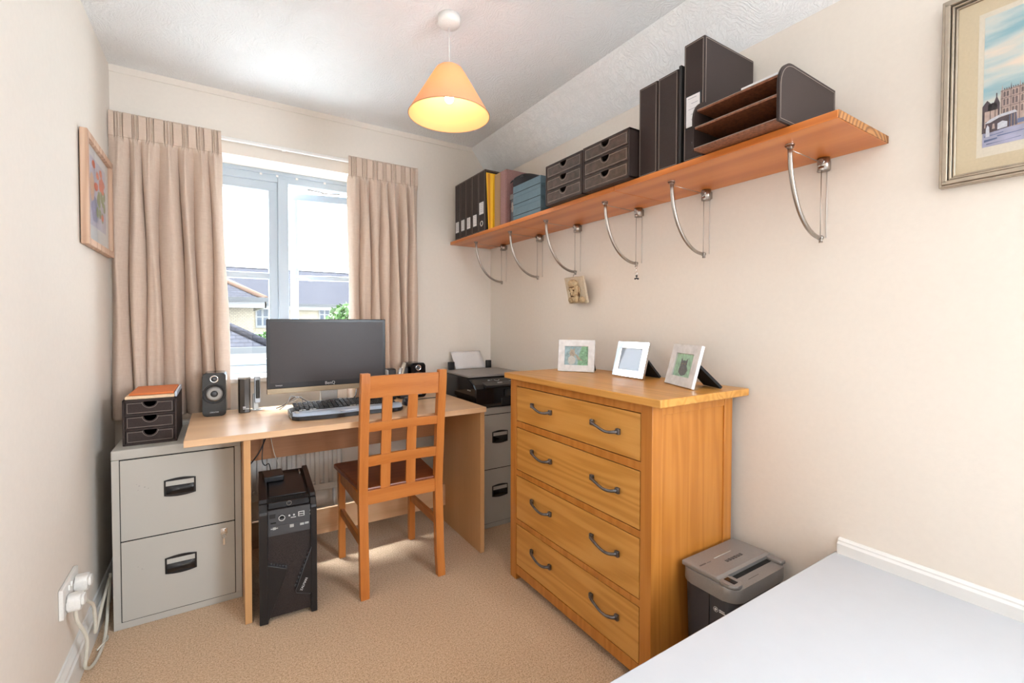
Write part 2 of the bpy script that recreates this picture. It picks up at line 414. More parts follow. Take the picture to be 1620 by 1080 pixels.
m = MB(); m.box(W0 + .08, .24, 2.912, 2.918, .93, 1.885); m.build('window_glass', M_glass, t)
# open casement hung on its far side
ang = math.radians(-11.5); HX, HY = .862, 2.90
S = Matrix.Translation((HX, HY, 0)) @ Matrix.Rotation(ang, 4, 'Z')
xf = Matrix.Translation(-Vector(t['_o'])) @ S
m = MB(); wd = .52
m.box(-wd, 0, 0, .045, 1.868, 1.912, .004); m.box(-wd, 0, 0, .045, .90, .95, .004); m.box(-wd + .0005, -wd + .042, .001, .044, .945, 1.872, .003); m.box(-.042, -.0005, .001, .044, .945, 1.872, .003)
m.box(-wd + .04, -.04, .008, .035, 1.396, 1.425, .003)
cas = m.build('casement', M_upvc, t, xf=xf)
m = MB(); m.box(-wd + .038, -.04, .02, .026, .945, 1.87); m.build('casement_glass', M_glass, t, xf=xf)
m = MB(); m.box(-wd + .010, -wd + .028, -.012, 0, 1.375, 1.455, .003); m.box(-wd + .012, -wd + .026, -.03, -.012, 1.405, 1.425, .003)
m.tube([(-wd + .019, -.028, 1.415), (-wd + .06, -.034, 1.41), (-wd + .115, -.036, 1.392)], [.007, .007, .005], 8)
m.build('window_handle', M_plastw, t, xf=xf)
m = MB(); m.tube([(.44, 2.93, 1.922), (.56, 2.965, 1.925)], .004, 6); m.tube([(.50, 2.97, 1.917), (.62, 2.92, 1.919)], .004, 6); m.build('window_stay', M_steel, t)
m = MB(); m.box(W0 - .03, W1 + .03, 2.665, 2.885, .838, .862, .005); m.build('window_sill', M_white, t)
m = MB()
for x in (.19, .27, .37, .52, .66): m.box(x, x + .012, 2.873, 2.882, 1.955, 1.975, .001)
m.build('blind_clip', M_plastw, t)

# ------------------------------------------------------------------ curtains
def curtain(x0, x1, nf, seed, label, spread=0.0, lead=1):
    t = thing('curtain', label, 'curtain', ((x0 + x1) / 2, 2.62, .715), 'pinch-pleated curtains at the window')
    rnd = random.Random(seed)
    amp = [rnd.uniform(.7, 1.25) for _ in range(nf)]
    jit = [0] + [rnd.uniform(-.16, .16) for _ in range(nf - 1)] + [0]; drift = [0] + [rnd.uniform(-.20, .20) for _ in range(nf - 1)] + [0]
    skew = [rnd.uniform(-.16, .16) for _ in range(nf)]
    zt, zb, hd = 2.066, .715, .108
    def fn(s, v):
        z = zt + (zb - zt) * v; d = zt - z
        h = min(1, max(0, (d - hd + .012) / .035)); h = h * h * (3 - 2 * h)
        q = min(1, d / 1.35)
        bs = [(k + jit[k] + drift[k] * (q ** .7)) / nf for k in range(nf + 1)]
        k = 0
        while k < nf - 1 and s > bs[k + 1]: k += 1
        u = min(1, max(0, (s - bs[k]) / (bs[k + 1] - bs[k])))
        uc = abs(2 * (u ** (1 + skew[k] * .5)) - 1)
        # body of the fold: a full rounded arch with a narrow deep crease either side
        g = min(1, max(0, (d - hd) / .30)); g = g * g * (3 - 2 * g)
        arch = (1 - uc ** (2.0 + .9 * q)) * (.028 + .026 * g) * amp[k] + .012 * math.sin(PI * u * 2 + k) * q
        arch += .010 * math.exp(-((u - .5) / .10) ** 2) * (1 - g)
        # heading: flat pocket with a tight triple pinch at the middle of each pleat
        c = abs(u - .5)
        pin = .010 * max(0, math.cos(min(1, c / .20) * PI * 2.5)) * (1 if c < .2 else 0) + (.006 if c >= .2 else 0) - .014 * math.exp(-((c - .20) / .035) ** 2) + .006
        y = -(1 - h) * pin - h * arch
        y += .003 * h * math.sin(s * 37 + z * 5 + seed)
        xx = x0 + (x1 - x0) * s + h * .005 * math.sin(z * 6 + s * 20)
        if lead > 0: xx += spread * q * s
        else: xx -= spread * q * (1 - s)
        return (min(max(xx, XL + .004), XR), 2.645 + y, z)
    m = MB(); m.grid(fn, 52 * nf, 110)
    o = m.build('curtain_cloth', M_curtain, t, norm=False)
    md = o.modifiers.new('s', 'SOLIDIFY'); md.thickness = .0022; md.offset = 0
    m = MB(); m.grid(lambda s, v: (fn(s, (0.002 + .9965 * (hd / (zt - zb)) * 1.0))[0], fn(s, hd / (zt - zb))[1] - .0022 - .0008 * math.sin(v * PI), fn(s, hd / (zt - zb))[2] + .0015 * (v - .5)), 52 * nf, 3)
    m.build('heading_stitch', plain('curtain_stitch', srgb(176, 146, 118), .9), t, norm=False)
    return t
curtain(-.402, .012, 7, 3, 'oatmeal linen pinch-pleated curtain in the corner beside the small framed flower picture', spread=.03, lead=1)
curtain(.606, 1.008, 7, 11, 'oatmeal linen pinch-pleated curtain between the open window and the printer corner', spread=.006, lead=-1)
t = thing('curtain_track', 'slim white curtain track fixed above the window', 'curtain track', (.305, 2.67, 2.04))
m = MB(); m.box(-.39, 1.0, 2.652, 2.672, 2.037, 2.053, .003); m.build('rail', M_plastw, t)
for x in (-.3, .28, .9):
    m = MB(); m.box(x, x + .02, 2.668, 2.70, 2.04, 2.058, .002); m.build('bracket', M_plastw, t)

# ------------------------------------------------------------------ radiator
t = thing('radiator', 'white grooved panel radiator under the window behind the desk', 'radiator', (.2, 2.63, .25))
m = MB()
prof = []; x = -.25; pitch = .045
while x < .53:
    prof += [(x, 2.60), (x + .012, 2.60), (x + .018, 2.612), (x + .034, 2.612), (x + .04, 2.60)]; x += pitch
prof += [(.555, 2.60), (.555, 2.615), (-.25, 2.618)]
m.prism([(a, b) for a, b in prof], 'z', .275, .66)
m.box(-.25, .555, 2.598, 2.618, .655, .685, .004); m.box(-.25, .555, 2.598, 2.618, .245, .28, .004)
m.build('front_panel', plain('radiator_white', (.74, .73, .70), .35), t)
m = MB(); m.box(-.24, .545, 2.665, 2.68, .26, .68, .003); m.build('rear_panel', MATS['radiator_white'], t)
m = MB()
for k in range(19): m.box(-.24 + k * .0416, -.226 + k * .0416, 2.615, 2.667, .30, .66)
m.build('convector_fins', MATS['radiator_white'], t)
for k in range(17):
    m = MB(); m.ball((-.205 + k * .045 - .02, 2.598, .292), .011, sc_=(1, .35, .8), sub=2); m.build('weld_dimple', MATS['radiator_white'], t)
m = MB(); m.tube([(.52, 2.64, .26), (.52, 2.64, .10), (.52, 2.66, .02), (.52, 2.66, .001)], .008, 8); m.build('pipe', M_white, t)

# ------------------------------------------------------------------ desk
t = thing('desk', 'light beech laminate desk with panel legs in front of the window', 'desk', (.49, 2.24, 0))
m = MB(); m.box(-.113, 1.10, 1.955, 2.53, .705, .73, .002); m.build('desktop', M_beech, t)
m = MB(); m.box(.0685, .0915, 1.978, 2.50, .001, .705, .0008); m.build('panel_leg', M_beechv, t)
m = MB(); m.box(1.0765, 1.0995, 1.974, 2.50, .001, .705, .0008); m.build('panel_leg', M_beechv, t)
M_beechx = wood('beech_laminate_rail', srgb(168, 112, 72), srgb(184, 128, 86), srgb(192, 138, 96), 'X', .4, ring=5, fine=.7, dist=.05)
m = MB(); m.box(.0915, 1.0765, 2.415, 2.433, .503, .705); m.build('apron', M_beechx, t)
m = MB(); m.box(.0915, 1.0765, 2.392, 2.410, .100, .222, .001); m.build('lower_rail', M_beech, t)

# ------------------------------------------------------------------ filing cabinets
def cabinet(x0, label, lock):
    x1 = x0 + .409; y0, y1, H = 2.192, 2.588, .671
    t = thing('filing_cabinet', label, 'filing cabinet', ((x0 + x1) / 2, (y0 + y1) / 2, 0), 'grey two-drawer filing cabinets')
    m = MB(); m.box(x0 + .0003, x1 - .0003, y0 + .031, y1 - .001, .0015, H - .0365)
    m.box(x0, x0 + .022, y0, y0 + .0305, .0265, H - .0365); m.box(x1 - .022, x1, y0, y0 + .0305, .0265, H - .0365); m.box(x0, x1, y0, y0 + .0305, .001, .026)
    m.box(x0 - .001, x1 + .001, y0 - .003, y1, H - .036, H, .004)
    m.build('body', M_metalcab, t)
    m = MB(); m.box(x0 + .021, x1 - .021, y0 + .0005, y0 + .006, .024, H - .034); m.build('drawer_gap', M_dark, t)
    for i, (z0, z1) in enumerate(((.028, .3265), (.3305, .6315))):
        m = MB(); m.box(x0 + .0245, x1 - .0245, y0 - .002, y0 + .05, z0, z1, .0015); d = m.build('drawer', M_metalcab, t)
        cx = (x0 + x1) / 2; cz = z0 + .175
        W, Hh = .0505, .036
        n = 12
        top = [(cx - W + 2 * W * k / n, cz + Hh - .006 + .006 * math.sin(PI * k / n)) for k in range(n + 1)]
        bot = [(cx + W - 2 * W * k / n, cz - Hh + .006 - .006 * math.sin(PI * k / n)) for k in range(n + 1)]
        m = MB(); m.prism(top + bot, 'y', y0 - .006, y0 - .0015, bev=.001)
        h = m.build('handle', M_blackpl, d)
        m = MB(); m.box(cx - W + .006, cx + W - .006, y0 - .0075, y0 - .0055, cz + .008, cz + .026); m.build('label_card', plain('card_label', (.52, .50, .46), .5), h)
        m = MB(); m.grid(lambda a, b: (cx - W + .007 + (2 * W - .014) * a, y0 - .006 - .008 * math.sin(PI * b) * math.sin(PI * min(max(a, .02), .98)) ** .3, cz - .026 + .032 * b), 16, 8)
        m.build('grip', M_blackgl, h)
        if i == 0 and lock:
            m = MB(); lx, lz = x1 - .062, z1 - .033
            m.box(lx - .012, lx + .012, y0 - .006, y0 - .0015, lz - .012, lz + .012, .002); m.lathe([(.008, -.003), (.008, .004), (.006, .005)], (lx, y0 - .006, lz), 16, M=Matrix.Rotation(PI / 2, 3, 'X'))
            lk = m.build('lock', M_chrome, d)
            m = MB(); m.box(lx - .001, lx + .001, y0 - .022, y0 - .008, lz - .005, lz + .004); m.tube([(lx + .008 * math.cos(a), y0 - .018, lz - .014 + .010 * math.sin(a)) for a in [2 * PI * k / 12 for k in range(13)]], .0009, 6)
            m.box(lx - .004, lx + .003, y0 - .020, y0 - .018, lz - .05, lz - .024)
            m.build('key', M_chrome, lk)
        m = MB()
        if lock:
            for q in range(5): m.ball((x0 + .085 + random.uniform(-.015, .03), y0 - .002, z0 + .19 + random.uniform(-.01, .02)), random.uniform(.0012, .0028), sc_=(1, .1, .6), sub=1)
            m.build('chipped_paint', plain('paint_chip', (.34, .32, .30), .7), d)
        else: m.bm.free()
    return t
cabinet(-.343, 'grey two-drawer steel filing cabinet under the small leather drawer box, with keys in its lock', True)
cabinet(1.114, 'grey two-drawer steel filing cabinet under the black printer', False)

# ------------------------------------------------------------------ chair
t = thing('dining_chair', 'orange-brown beech chair with grid back and dark wood seat, pushed to the desk', 'chair', (.665, 2.1, 0))
def post(x, tail):
    m = MB(); P = []
    prof = [(1.890, 0.001, 0.0), (1.900, .20, 0), (1.912, .42, 0), (1.892, .66, 0), (1.862, .93, 0)]
    pts = []
    N = 24
    def yat(z):
        for (ya, za, _), (yb, zb_, _) in zip(prof, prof[1:]):
            if z <= zb_: u = (z - za) / (zb_ - za); u = u * u * (3 - 2 * u) * .35 + u * .65; return ya + (yb - ya) * u
        return prof[-1][0]
    zs = [.001 + (.938 - .001) * k / N for k in range(N + 1)]
    fr = [(yat(z), z) for z in zs]; bk = [(yat(z) + .030, z) for z in zs[::-1]]
    m.prism(fr + bk, 'x', x, x + .036, bev=.0025)
    if tail:  # foot kicks out a little
        for v in m.bm.verts:
            if v.co.z < .12: v.co.x += tail * (.12 - v.co.z) / .12 * .005
    return m.build('leg', M_chair, t)
post(.4745, 0); post(.8105, 1)
def ypost(z): return 1.890 + (.022 * z / .42 if z < .42 else .022 - .050 * (z - .42) / .51)
def rail(z0, z1, name, bow=.012, th=.018):
    n = 14; m = MB()
    yc = ypost((z0 + z1) / 2) + .006
    poly = [(.508 + .305 * k / n, yc + bow * math.sin(PI * k / n)) for k in range(n + 1)]
    poly += [(a, b + th) for a, b in poly[::-1]]
    m.prism(poly, 'z', z0, z1, bev=.002)
    # follow the rake of the back
    for v in m.bm.verts: v.co.y += ypost(v.co.z) - ypost((z0 + z1) / 2)
    return m.build(name, M_chairx, t)
rail(.835, .926, 'top_rail'); rail(.694, .731, 'back_rail'); rail(.546, .589, 'back_rail'); rail(.383, .441, 'back_rail', bow=.004)
for x in (.567, .679):
    m = MB(); n = 16; bow = .010
    zs = [.438 + .40 * k / n for k in range(n + 1)]
    fr = [(ypost(z) + .009 + bow * math.sin(PI * (z - .35) / .6), z) for z in zs]
    m.prism(fr + [(a + .011, b) for a, b in fr[::-1]], 'x', x, x + .042, bev=.002); m.build('slat', M_chair, t)
m = MB(); m.prism([(.488, 1.925), (.835, 1.925), (.872, 2.345), (.860, 2.352), (.474, 2.352), (.462, 2.345)], 'z', .428, .452, bev=.006); m.build('seat', M_seat, t)
m = MB(); m.prism([(2.292, .001), (2.322, .001), (2.330, .428), (2.292, .428)], 'x', .4745, .5045, bev=.002); m.build('leg', M_chair, t)
m = MB(); m.prism([(2.292, .001), (2.322, .001), (2.330, .428), (2.292, .428)], 'x', .828, .858, bev=.002); m.build('leg', M_chair, t)
m = MB(); m.box(.480, .500, 1.935, 2.295, .372, .428, .002); m.box(.832, .852, 1.935, 2.295, .372, .428, .002); m.box(.50, .83, 2.30, 2.32, .372, .428, .002); m.build('seat_frame', M_chairx, t)
for x in (.482, .834):
    m = MB(); m.box(x, x + .016, 1.925, 2.30, .205, .243, .002); m.build('stretcher', M_chairx, t)

# ------------------------------------------------------------------ chest of drawers
t = thing('chest_of_drawers', 'honey oak chest with four wide drawers and bowed pewter handles against the right wall', 'chest of drawers', (1.31, 1.33, 0))
X0, X1, Y0, Y1 = 1.10, 1.515, .932, 1.733
m = MB()
for (a, b) in ((X0, X0 + .048), (X1 - .045, X1)):
    for (c, d) in ((Y0, Y0 + .045), (Y1 - .045, Y1)): m.box(a, b, c, d, .001, .897, .0015)
for z0, z1 in ((.867, .897), (.685, .712), (.472, .495), (.254, .276), (.028, .069)): m.box(X0 + .001, X0 + .03, Y0 + .044, Y1 - .044, z0, z1, .001)
m.build('frame', M_oak_z, t)
m = MB(); m.box(X0 + .022, X1 - .02, Y0 + .012, Y1 - .012, .035, .896); m.build('carcass', plain('drawer_void', (.02, .012, .006), .8), t)
for y, nm in ((Y0 + .006, 0), (Y1 - .018, 1)):
    m = MB(); m.box(X0 + .048, X1 - .045, y, y + .012, .03, .897, .001); m.box(X0 + .048, X1 - .045, y - .004 + nm * .012, y + .008 + nm * .012, .862, .897, .001); m.build('side_panel', M_oak_z, t)
m = MB(); m.box(X0 - .022, X1 + .02, .884, 1.755, .897, .922, .003); m.build('top', M_oak_y, t)
def handle(y, z):
    m = MB(); n = 16; pts = []; rad = []
    for k in range(n + 1):
        u = k / n; yy = y + .062 - .124 * u
        x = X0 - .006 - .020 * math.sin(PI * u) ** .5; zz = z + .004 * math.cos(PI * u) - .005 * math.sin(PI * u) + .0035 * math.sin(2 * PI * u)
        pts.append((x, yy, zz)); rad.append(.0062 - .0016 * math.sin(PI * u))
    m.tube(pts, rad, 8)
    for yy, zz in ((y + .062, z + .004), (y - .062, z - .004)): m.box(X0 - .011, X0 - .0005, yy - .008, yy + .008, zz - .010, zz + .010, .002)
    return m
for (z0, z1, hz) in ((.7145, .8645, .795), (.4975, .6825, .600), (.2785, .4695, .390), (.0715, .2515, .178)):
    m = MB(); m.box(X0 + .001, X0 + .020, Y0 + .0485, Y1 - .0485, z0 + .0008, z1 - .001, .001); d = m.build('drawer', M_oak_y, t)
    for y in (1.497, 1.131): handle(y, hz).build('handle', M_pewter, d)

# ------------------------------------------------------------------ shelf boards and brackets
for (y0, y1, lab) in ((.512, 1.2485, 'long orange pine shelf board under the tall binders and letter tray, with rough end grain'),
                      (1.2495, 1.9785, 'middle orange pine shelf board under the two leather drawer units'),
                      (1.9795, 2.698, 'orange pine shelf board in the corner under the row of box files')):
    m = MB(); m.box(1.25, 1.549, y0, y1, 1.640, 1.660, .002)
    o = tag(m.build('shelf_board', M_pine), lab, 'shelf', 'pine boards of the wall shelf')
    if y0 < .6:
        m = MB(); m.box(1.252, 1.548, .5105, .5122, 1.6405, 1.6595)
        g = m.build('end_grain', wood('pine_end_grain', srgb(108, 66, 32), srgb(158, 106, 58), srgb(176, 122, 72), 'Y', .6, ring=18, centre=(-1.44, 0, -1.60), fine=.25, dist=.05), o, norm=True)
def bracket(y):
    t = thing('shelf_bracket', 'x', 'shelf bracket', (1.53, y, 1.64), 'curved nickel shelf brackets')
    pts = []
    for k in range(19):
        a = PI / 2 * k / 18
        pts.append((1.330 + .178 * (1 - math.cos(a)), y, 1.634 - .232 * math.sin(a) ** 1.0))
    m = MB(); m.tube(pts, .0062, 10); m.build('arc', M_steel, t)
    m = MB(); m.lathe([(.012, -.004), (.012, .0)], (1.328, y, 1.6395), 16); m.box(1.322, 1.338, y - .007, y + .007, 1.628, 1.636, .002); m.build('front_plate', M_steel, t)
    m = MB(); m.tube([(1.525, y, 1.6395), (1.525, y, 1.602)], .0165, 18); m.tube([(1.505, y, 1.626), (1.52, y, 1.626)], .009, 12); m.box(1.525, 1.5495, y - .010, y + .010, 1.608, 1.634, .002)
    m.tube([(1.512, y, 1.612), (1.512, y, 1.600)], .008, 10)
    m.build('wall_mount', M_steel, t)
    m = MB(); m.tube([(1.335, y, 1.626), (1.51, y, 1.624)], .0011, 6); m.build('tie_wire', M_steel, t)
    m = MB(); m.tube([(1.511, y, 1.602), (1.511, y, 1.400)], .0011, 6); m.build('tie_wire', M_steel, t)
    m = MB(); m.tube([(1.505, y, 1.402), (1.518, y, 1.402)], .0075, 12); m.tube([(1.515, y, 1.405), (1.515, y, 1.388)], .0055, 10)
    m.build('end_clamp', M_steel, t)
    m = MB(); m.tube([(1.547, y + .0, 1.61), (1.547, y, 1.405)], .0018, 6); m.build('wall_rod', plain('painted_rod', (.62, .56, .50), .5), t)
    return t
BY = (.660, 1.052, 1.378, 1.780, 2.105, 2.495)
BL = ('curved nickel shelf bracket under the big letter tray, nearest the picture', 'curved nickel shelf bracket under the tall wide binder',
      'curved nickel shelf bracket with a small charm hanging from it', 'curved nickel shelf bracket with the stone face plaque hanging from it',
      'curved nickel shelf bracket next to the corner one, below the mauve box file', 'curved nickel shelf bracket in the window corner, below the row of binders')
b0 = bracket(BY[0]); b0['label'] = BL[0]
for y, l in zip(BY[1:], BL[1:]): dup(b0, (1.53, y, 1.64), l)

# ------------------------------------------------------------------ things on the shelf
ZS = 1.6605
def stitch_rect(m, x, y0, y1, z0, z1, w=.0012, mi=0):
    for a in (y0, y1): m.box(x - .0006, x + .0004, a - w / 2, a + w / 2, z0, z1, mi=mi)
    for b in (z0, z1): m.box(x - .0006, x + .0004, y0, y1, b - w / 2, b + w / 2, mi=mi)
def binder(y0, y1, h, depth, label, card=None, ring=None, x0=1.26, group=None):
    t = thing('box_file', label, 'box file', ((x0 + depth / 2), (y0 + y1) / 2, ZS), group)
    m = MB(); m.box(x0, x0 + depth, y0 + .001, y1 - .001, ZS, ZS + h, .003); m.build('case', M_leather, t)
    m = MB(); stitch_rect(m, x0, y0 + .006, y1 - .006, ZS + .006, ZS + h - .006)
    m.box(x0 + .006, x0 + depth - .006, y0 + .0003, y0 + .0014, ZS + h - .007, ZS + h - .0058); m.box(x0 + .006, x0 + .0072, y0 + .0003, y0 + .0014, ZS + .006, ZS + h - .006)
    m.build('stitching', M_stitch, t)
    if card:
        c0, c1, cz0, cz1 = card
        m = MB(); m.box(x0 - .002, x0, c0, c1, cz0, cz1, .0006); c = m.build('label_holder', M_blackpl, t)
        m = MB(); m.box(x0 - .003, x0 - .0018, c0 + .005, c1 - .005, cz0 + .005, cz1 - .005); lc = m.build('label_card', M_paper, c)
        m = MB()
        rr = random.Random(int(y0 * 1000))
        for k in range(5):
            zz = cz1 - .014 - k * (cz1 - cz0 - .022) / 5
            m.box(x0 - .0034, x0 - .0029, c0 + .010 + rr.uniform(0, .006), c1 - .010 - rr.uniform(0, .014), zz, zz + .0016)
        m.build('writing', plain('pencil_grey', (.38, .38, .42), .8), c)
    if ring:
        ry, rz, rr_ = ring
        m = MB(); m.lathe([(rr_ * .6, 0), (rr_ * .62, .002), (rr_ * .8, .003), (rr_, .001), (rr_, 0), (rr_ * .6, 0)], (x0 - .0005, ry, rz), 24, M=Matrix.Rotation(-PI / 2, 3, 'Y')); m.build('finger_ring', M_chrome, t)
        m = MB(); m.lathe([(0.0001, .0008), (rr_ * .62, .0008), (rr_ * .62, 0)], (x0 - .0004, ry, rz), 20, M=Matrix.Rotation(-PI / 2, 3, 'Y')); m.build('finger_hole', M_dark, t)
    return t
g5 = 'slim brown leatherette box files in the corner'
ys = [2.648, 2.571, 2.494, 2.416, 2.336, 2.258]
lab5 = ['dark brown box file furthest in the corner, against the window wall', 'dark brown box file second from the window wall', 'dark brown box file in the middle of the row of five',
        'dark brown box file with low label beside the one with a metal ring', 'dark brown box file with a high label and round metal ring beside the yellow folder']
for k in range(5):
    y1, y0 = ys[k], ys[k + 1]; c = (y0 + y1) / 2
    if k < 4: binder(y0, y1, .345, .275, lab5[k], card=(c - .026, c + .026, 1.700, 1.775), group=g5)
    else: binder(y0, y1, .345, .275, lab5[k], card=(c - .030, c + .030, 1.755, 1.832), ring=(c, 1.707, .017), group=g5)
# yellow folder
t = thing('yellow_folder', 'bright yellow folder standing between the dark box files and a tan one', 'folder', (1.40, 2.20, ZS))
m = MB(); m.prism([(2.178, ZS), (2.225, ZS), (2.252, 1.985), (2.172, 1.955)], 'x', 1.262, 1.500, bev=.001)
m.build('cover', plain('yellow_card', srgb(240, 184, 20), .55), t)
m = MB(); m.prism([(2.200, ZS + .001), (2.216, ZS + .001), (2.230, 1.972), (2.205, 1.965)], 'x', 1.2615, 1.262); m.build('fold', plain('yellow_card_inner', srgb(206, 132, 10), .6), t)
t = thing('tan_folder', 'tan cardboard folder between the yellow folder and the mauve box file', 'folder', (1.40, 2.14, ZS))
m = MB(); m.box(1.268, 1.50, 2.104, 2.168, ZS, 1.948, .003); m.build('cover', plain('tan_card', srgb(176, 140, 100), .7), t)
m = MB()
for k in range(4): m.box(1.2672, 1.2682, 2.112 + k * .015, 2.1135 + k * .015, ZS + .004, 1.94)
m.build('sheet_edges', plain('tan_card_dark', srgb(140, 104, 70), .8), t)
t = thing('mauve_box_file', 'dusty mauve box file standing behind the black camera bag', 'box file', (1.40, 2.065, ZS))
M_mauve = plain('mauve_cloth', srgb(150, 112, 108), .75, bump=.4, bscale=300, var=.18)
m = MB(); m.box(1.262, 1.535, 2.036, 2.098, ZS, 1.945, .003); m.build('case', M_mauve, t)
m = MB(); m.box(1.261, 1.2622, 2.040, 2.0415, ZS + .004, 1.94); m.box(1.261, 1.2622, 2.093, 2.0945, ZS + .004, 1.94); m.build('spine_crease', plain('mauve_dark', srgb(108, 76, 72), .8), t)
# grey archive box with a black bag on top
t = thing('grey_document_box', 'grey latched document box mostly hidden by the blue boxes', 'box', (1.40, 2.0, ZS))
m = MB(); m.box(1.285, 1.50, 1.962, 2.032, ZS, 1.800, .004); m.build('box_body', plain('grey_plastic_box', (.10, .10, .115), .5), t)
m = MB(); m.box(1.281, 1.502, 1.960, 2.034, 1.782, 1.812, .004); m.build('lid', plain('grey_lid', (.16, .145, .14), .5), t)
m = MB(); m.box(1.276, 1.284, 1.985, 2.008, 1.715, 1.765, .002); m.box(1.272, 1.279, 1.985, 2.008, 1.728, 1.738, .001); m.build('latch', M_steel, t)
t = thing('camera_bag', 'small black padded pouch resting on top of the grey and blue boxes', 'bag', (1.38, 1.97, 1.829))
m = MB()
def bagf(a, b):
    an = 2 * PI * a; ph = PI * (b - .5)
    ce = lambda v, p: math.copysign(abs(v) ** p, v)
    return (1.375 + .095 * ce(math.cos(ph), .5) * ce(math.cos(an), .6), 1.965 + .072 * ce(math.cos(ph), .5) * ce(math.sin(an), .6), 1.8665 + .037 * ce(math.sin(ph), .6))
m.grid(bagf, 40, 20); m.build('pouch', plain('black_nylon', (.014, .013, .016), .7, bump=.5, bscale=500), t)
m = MB(); m.tube([(1.285, 1.90 + .13 * k / 10, 1.876 + .004 * math.sin(k)) for k in range(11)], .0035, 6); m.build('zip', M_blackpl, t)
# stacked blue boxes
M_blue = plain('slate_blue_card', srgb(92, 116, 128), .5, var=.08, bscale=30)
for k, (z0, z1, lab) in enumerate(((1.6605, 1.7165, 'slate blue cardboard document box at the bottom of the stack of three'), (1.717, 1.7725, 'slate blue cardboard document box in the middle of the stack of three'),
                                   (1.773, 1.8285, 'slate blue cardboard document box on top of the stack of three'))):
    t = thing('blue_document_box', lab, 'box', (1.40, 1.84, z0), 'stack of slate blue document boxes')
    x0 = 1.256
    m = MB(); m.box(x0, x0 + .24, 1.724, 1.958, z0, z1 - .002, .0015); m.build('tray', M_blue, t)
    m = MB(); m.box(x0 - .0015, x0 + .242, 1.7225, 1.9595, z0 + .020, z1, .0015); m.build('lid', M_blue, t)
    m = MB(); m.box(x0 - .0022, x0 - .0012, 1.7235, 1.9585, z0 + .0185, z0 + .0205); m.build('lid_edge', M_dark, t)
# leather mini drawer units
def drawer_unit(x0, x1, y0, y1, z0, z1, label, face='x', top=None):
    """three stacked drawers with half-moon cut-outs; front faces -X (shelf) or -Y (cabinet)"""
    t = thing('desk_drawer_unit', label, 'drawer unit', ((x0 + x1) / 2, (y0 + y1) / 2, z0), 'brown leatherette three-drawer units')
    wd = (y1 - y0) if face == 'x' else (x1 - x0); dp = (x1 - x0) if face == 'x' else (y1 - y0); H = z1 - z0
    # local: u across the front, d depth away from viewer, z up
    def T(mb):
        for v in mb.bm.verts:
            u, d, z = v.co
            v.co = (x0 + d, y1 - u, z0 + z) if face == 'x' else (x0 + u, y0 + d, z0 + z)
        return mb
    th = .008
    m = MB(); m.box(0, wd, 0, dp, 0, th, .0015); m.box(0, wd, 0, dp, H - th, H, .0015); m.box(0, th, 0, dp, 0, H, .0015); m.box(wd - th, wd, 0, dp, 0, H, .0015); m.box(0, wd, dp - th, dp, 0, H, .001)
    hh = (H - th) / 3
    for k in (1, 2): m.box(th, wd - th, .002, dp, th / 2 + k * hh - .003, th / 2 + k * hh + .003)
    T(m).build('casing', M_leather, t)
    for k in range(3):
        a = th / 2 + k * hh + .0045; b = a + hh - .009; r = min(.021, hh * .36); c = wd / 2
        pts = [(th + .002, a), (wd - th - .002, a), (wd - th - .002, b)] + [(c + r * math.cos(q), b - r * math.sin(q)) for q in [PI * j / 14 for j in range(15)]] + [(th + .002, b)]
        m = MB()
        m.prism([(p[0], p[1]) for p in pts], 'y', .001, .006)
        m.box(th + .003, wd - th - .003, .004, dp - .02, a, a + .004); m.box(th + .003, th + .006, .004, dp - .02, a, b - .004); m.box(wd - th - .006, wd - th - .003, .004, dp - .02, a, b - .004)
        d = T(m).build('drawer', M_leather2 if face == 'x' else M_leather, t)
        m = MB(); e = .0045; w_ = .0011
        l, rt, lo, up = th + .002 + e, wd - th - .002 - e, a + e, b - e
        m.box(l, rt, .0001, .0012, lo, lo + w_); m.box(l, l + w_, .0001, .0012, lo, up); m.box(rt - w_, rt, .0001, .0012, lo, up)
        m.box(l, c - r - e, .0001, .0012, up - w_, up); m.box(c + r + e, rt, .0001, .0012, up - w_, up)
        R2 = r + e
        for j in range(12):
            q0, q1 = PI * j / 12, PI * (j + 1) / 12
            m.tube([(c + R2 * math.cos(q0), .0008, b - e * .3 - R2 * math.sin(q0) * .98), (c + R2 * math.cos(q1), .0008, b - e * .3 - R2 * math.sin(q1) * .98)], .0007, 5)
        T(m).build('stitching', M_stitch, d)
    return t
drawer_unit(1.220, 1.475, 1.396, 1.638, ZS, 1.834, 'brown leatherette three-drawer unit on the shelf, touching the blue boxes')
drawer_unit(1.220, 1.475, 1.146, 1.392, ZS, 1.836, 'brown leatherette three-drawer unit on the shelf, touching the tall binders')
# tall binders
def tall(y0, y1, h, depth, label, back_lip=False):
    return binder(y0, y1, h, depth, label, x0=1.262, group='tall dark binders on the shelf')
tall(1.060, 1.142, .312, .235, 'tall plain dark binder touching the leather drawer unit')
tt = tall(.976, 1.058, .312, .235, 'tall plain dark binder between its twin and the wide labelled box')
m = MB(); m.box(1.258, 1.50, .962, .972, ZS, ZS + .316, .002); m.build('cover_flap', M_blackmatt, tt)
tw = binder(.880, .956, .372, .268, 'widest and tallest dark archive binder, with white label and ring, behind the letter tray', card=(.890, .948, 1.762, 1.868), ring=(.905, 1.715, .019), x0=1.262)
m = MB(); m.tube([(1.40 + .045 * math.cos(a), .92, 2.030 + .016 * math.sin(a)) for a in [PI * k / 10 for k in range(11)]], .004, 6); m.build('strap_handle', M_blackpl, tw)
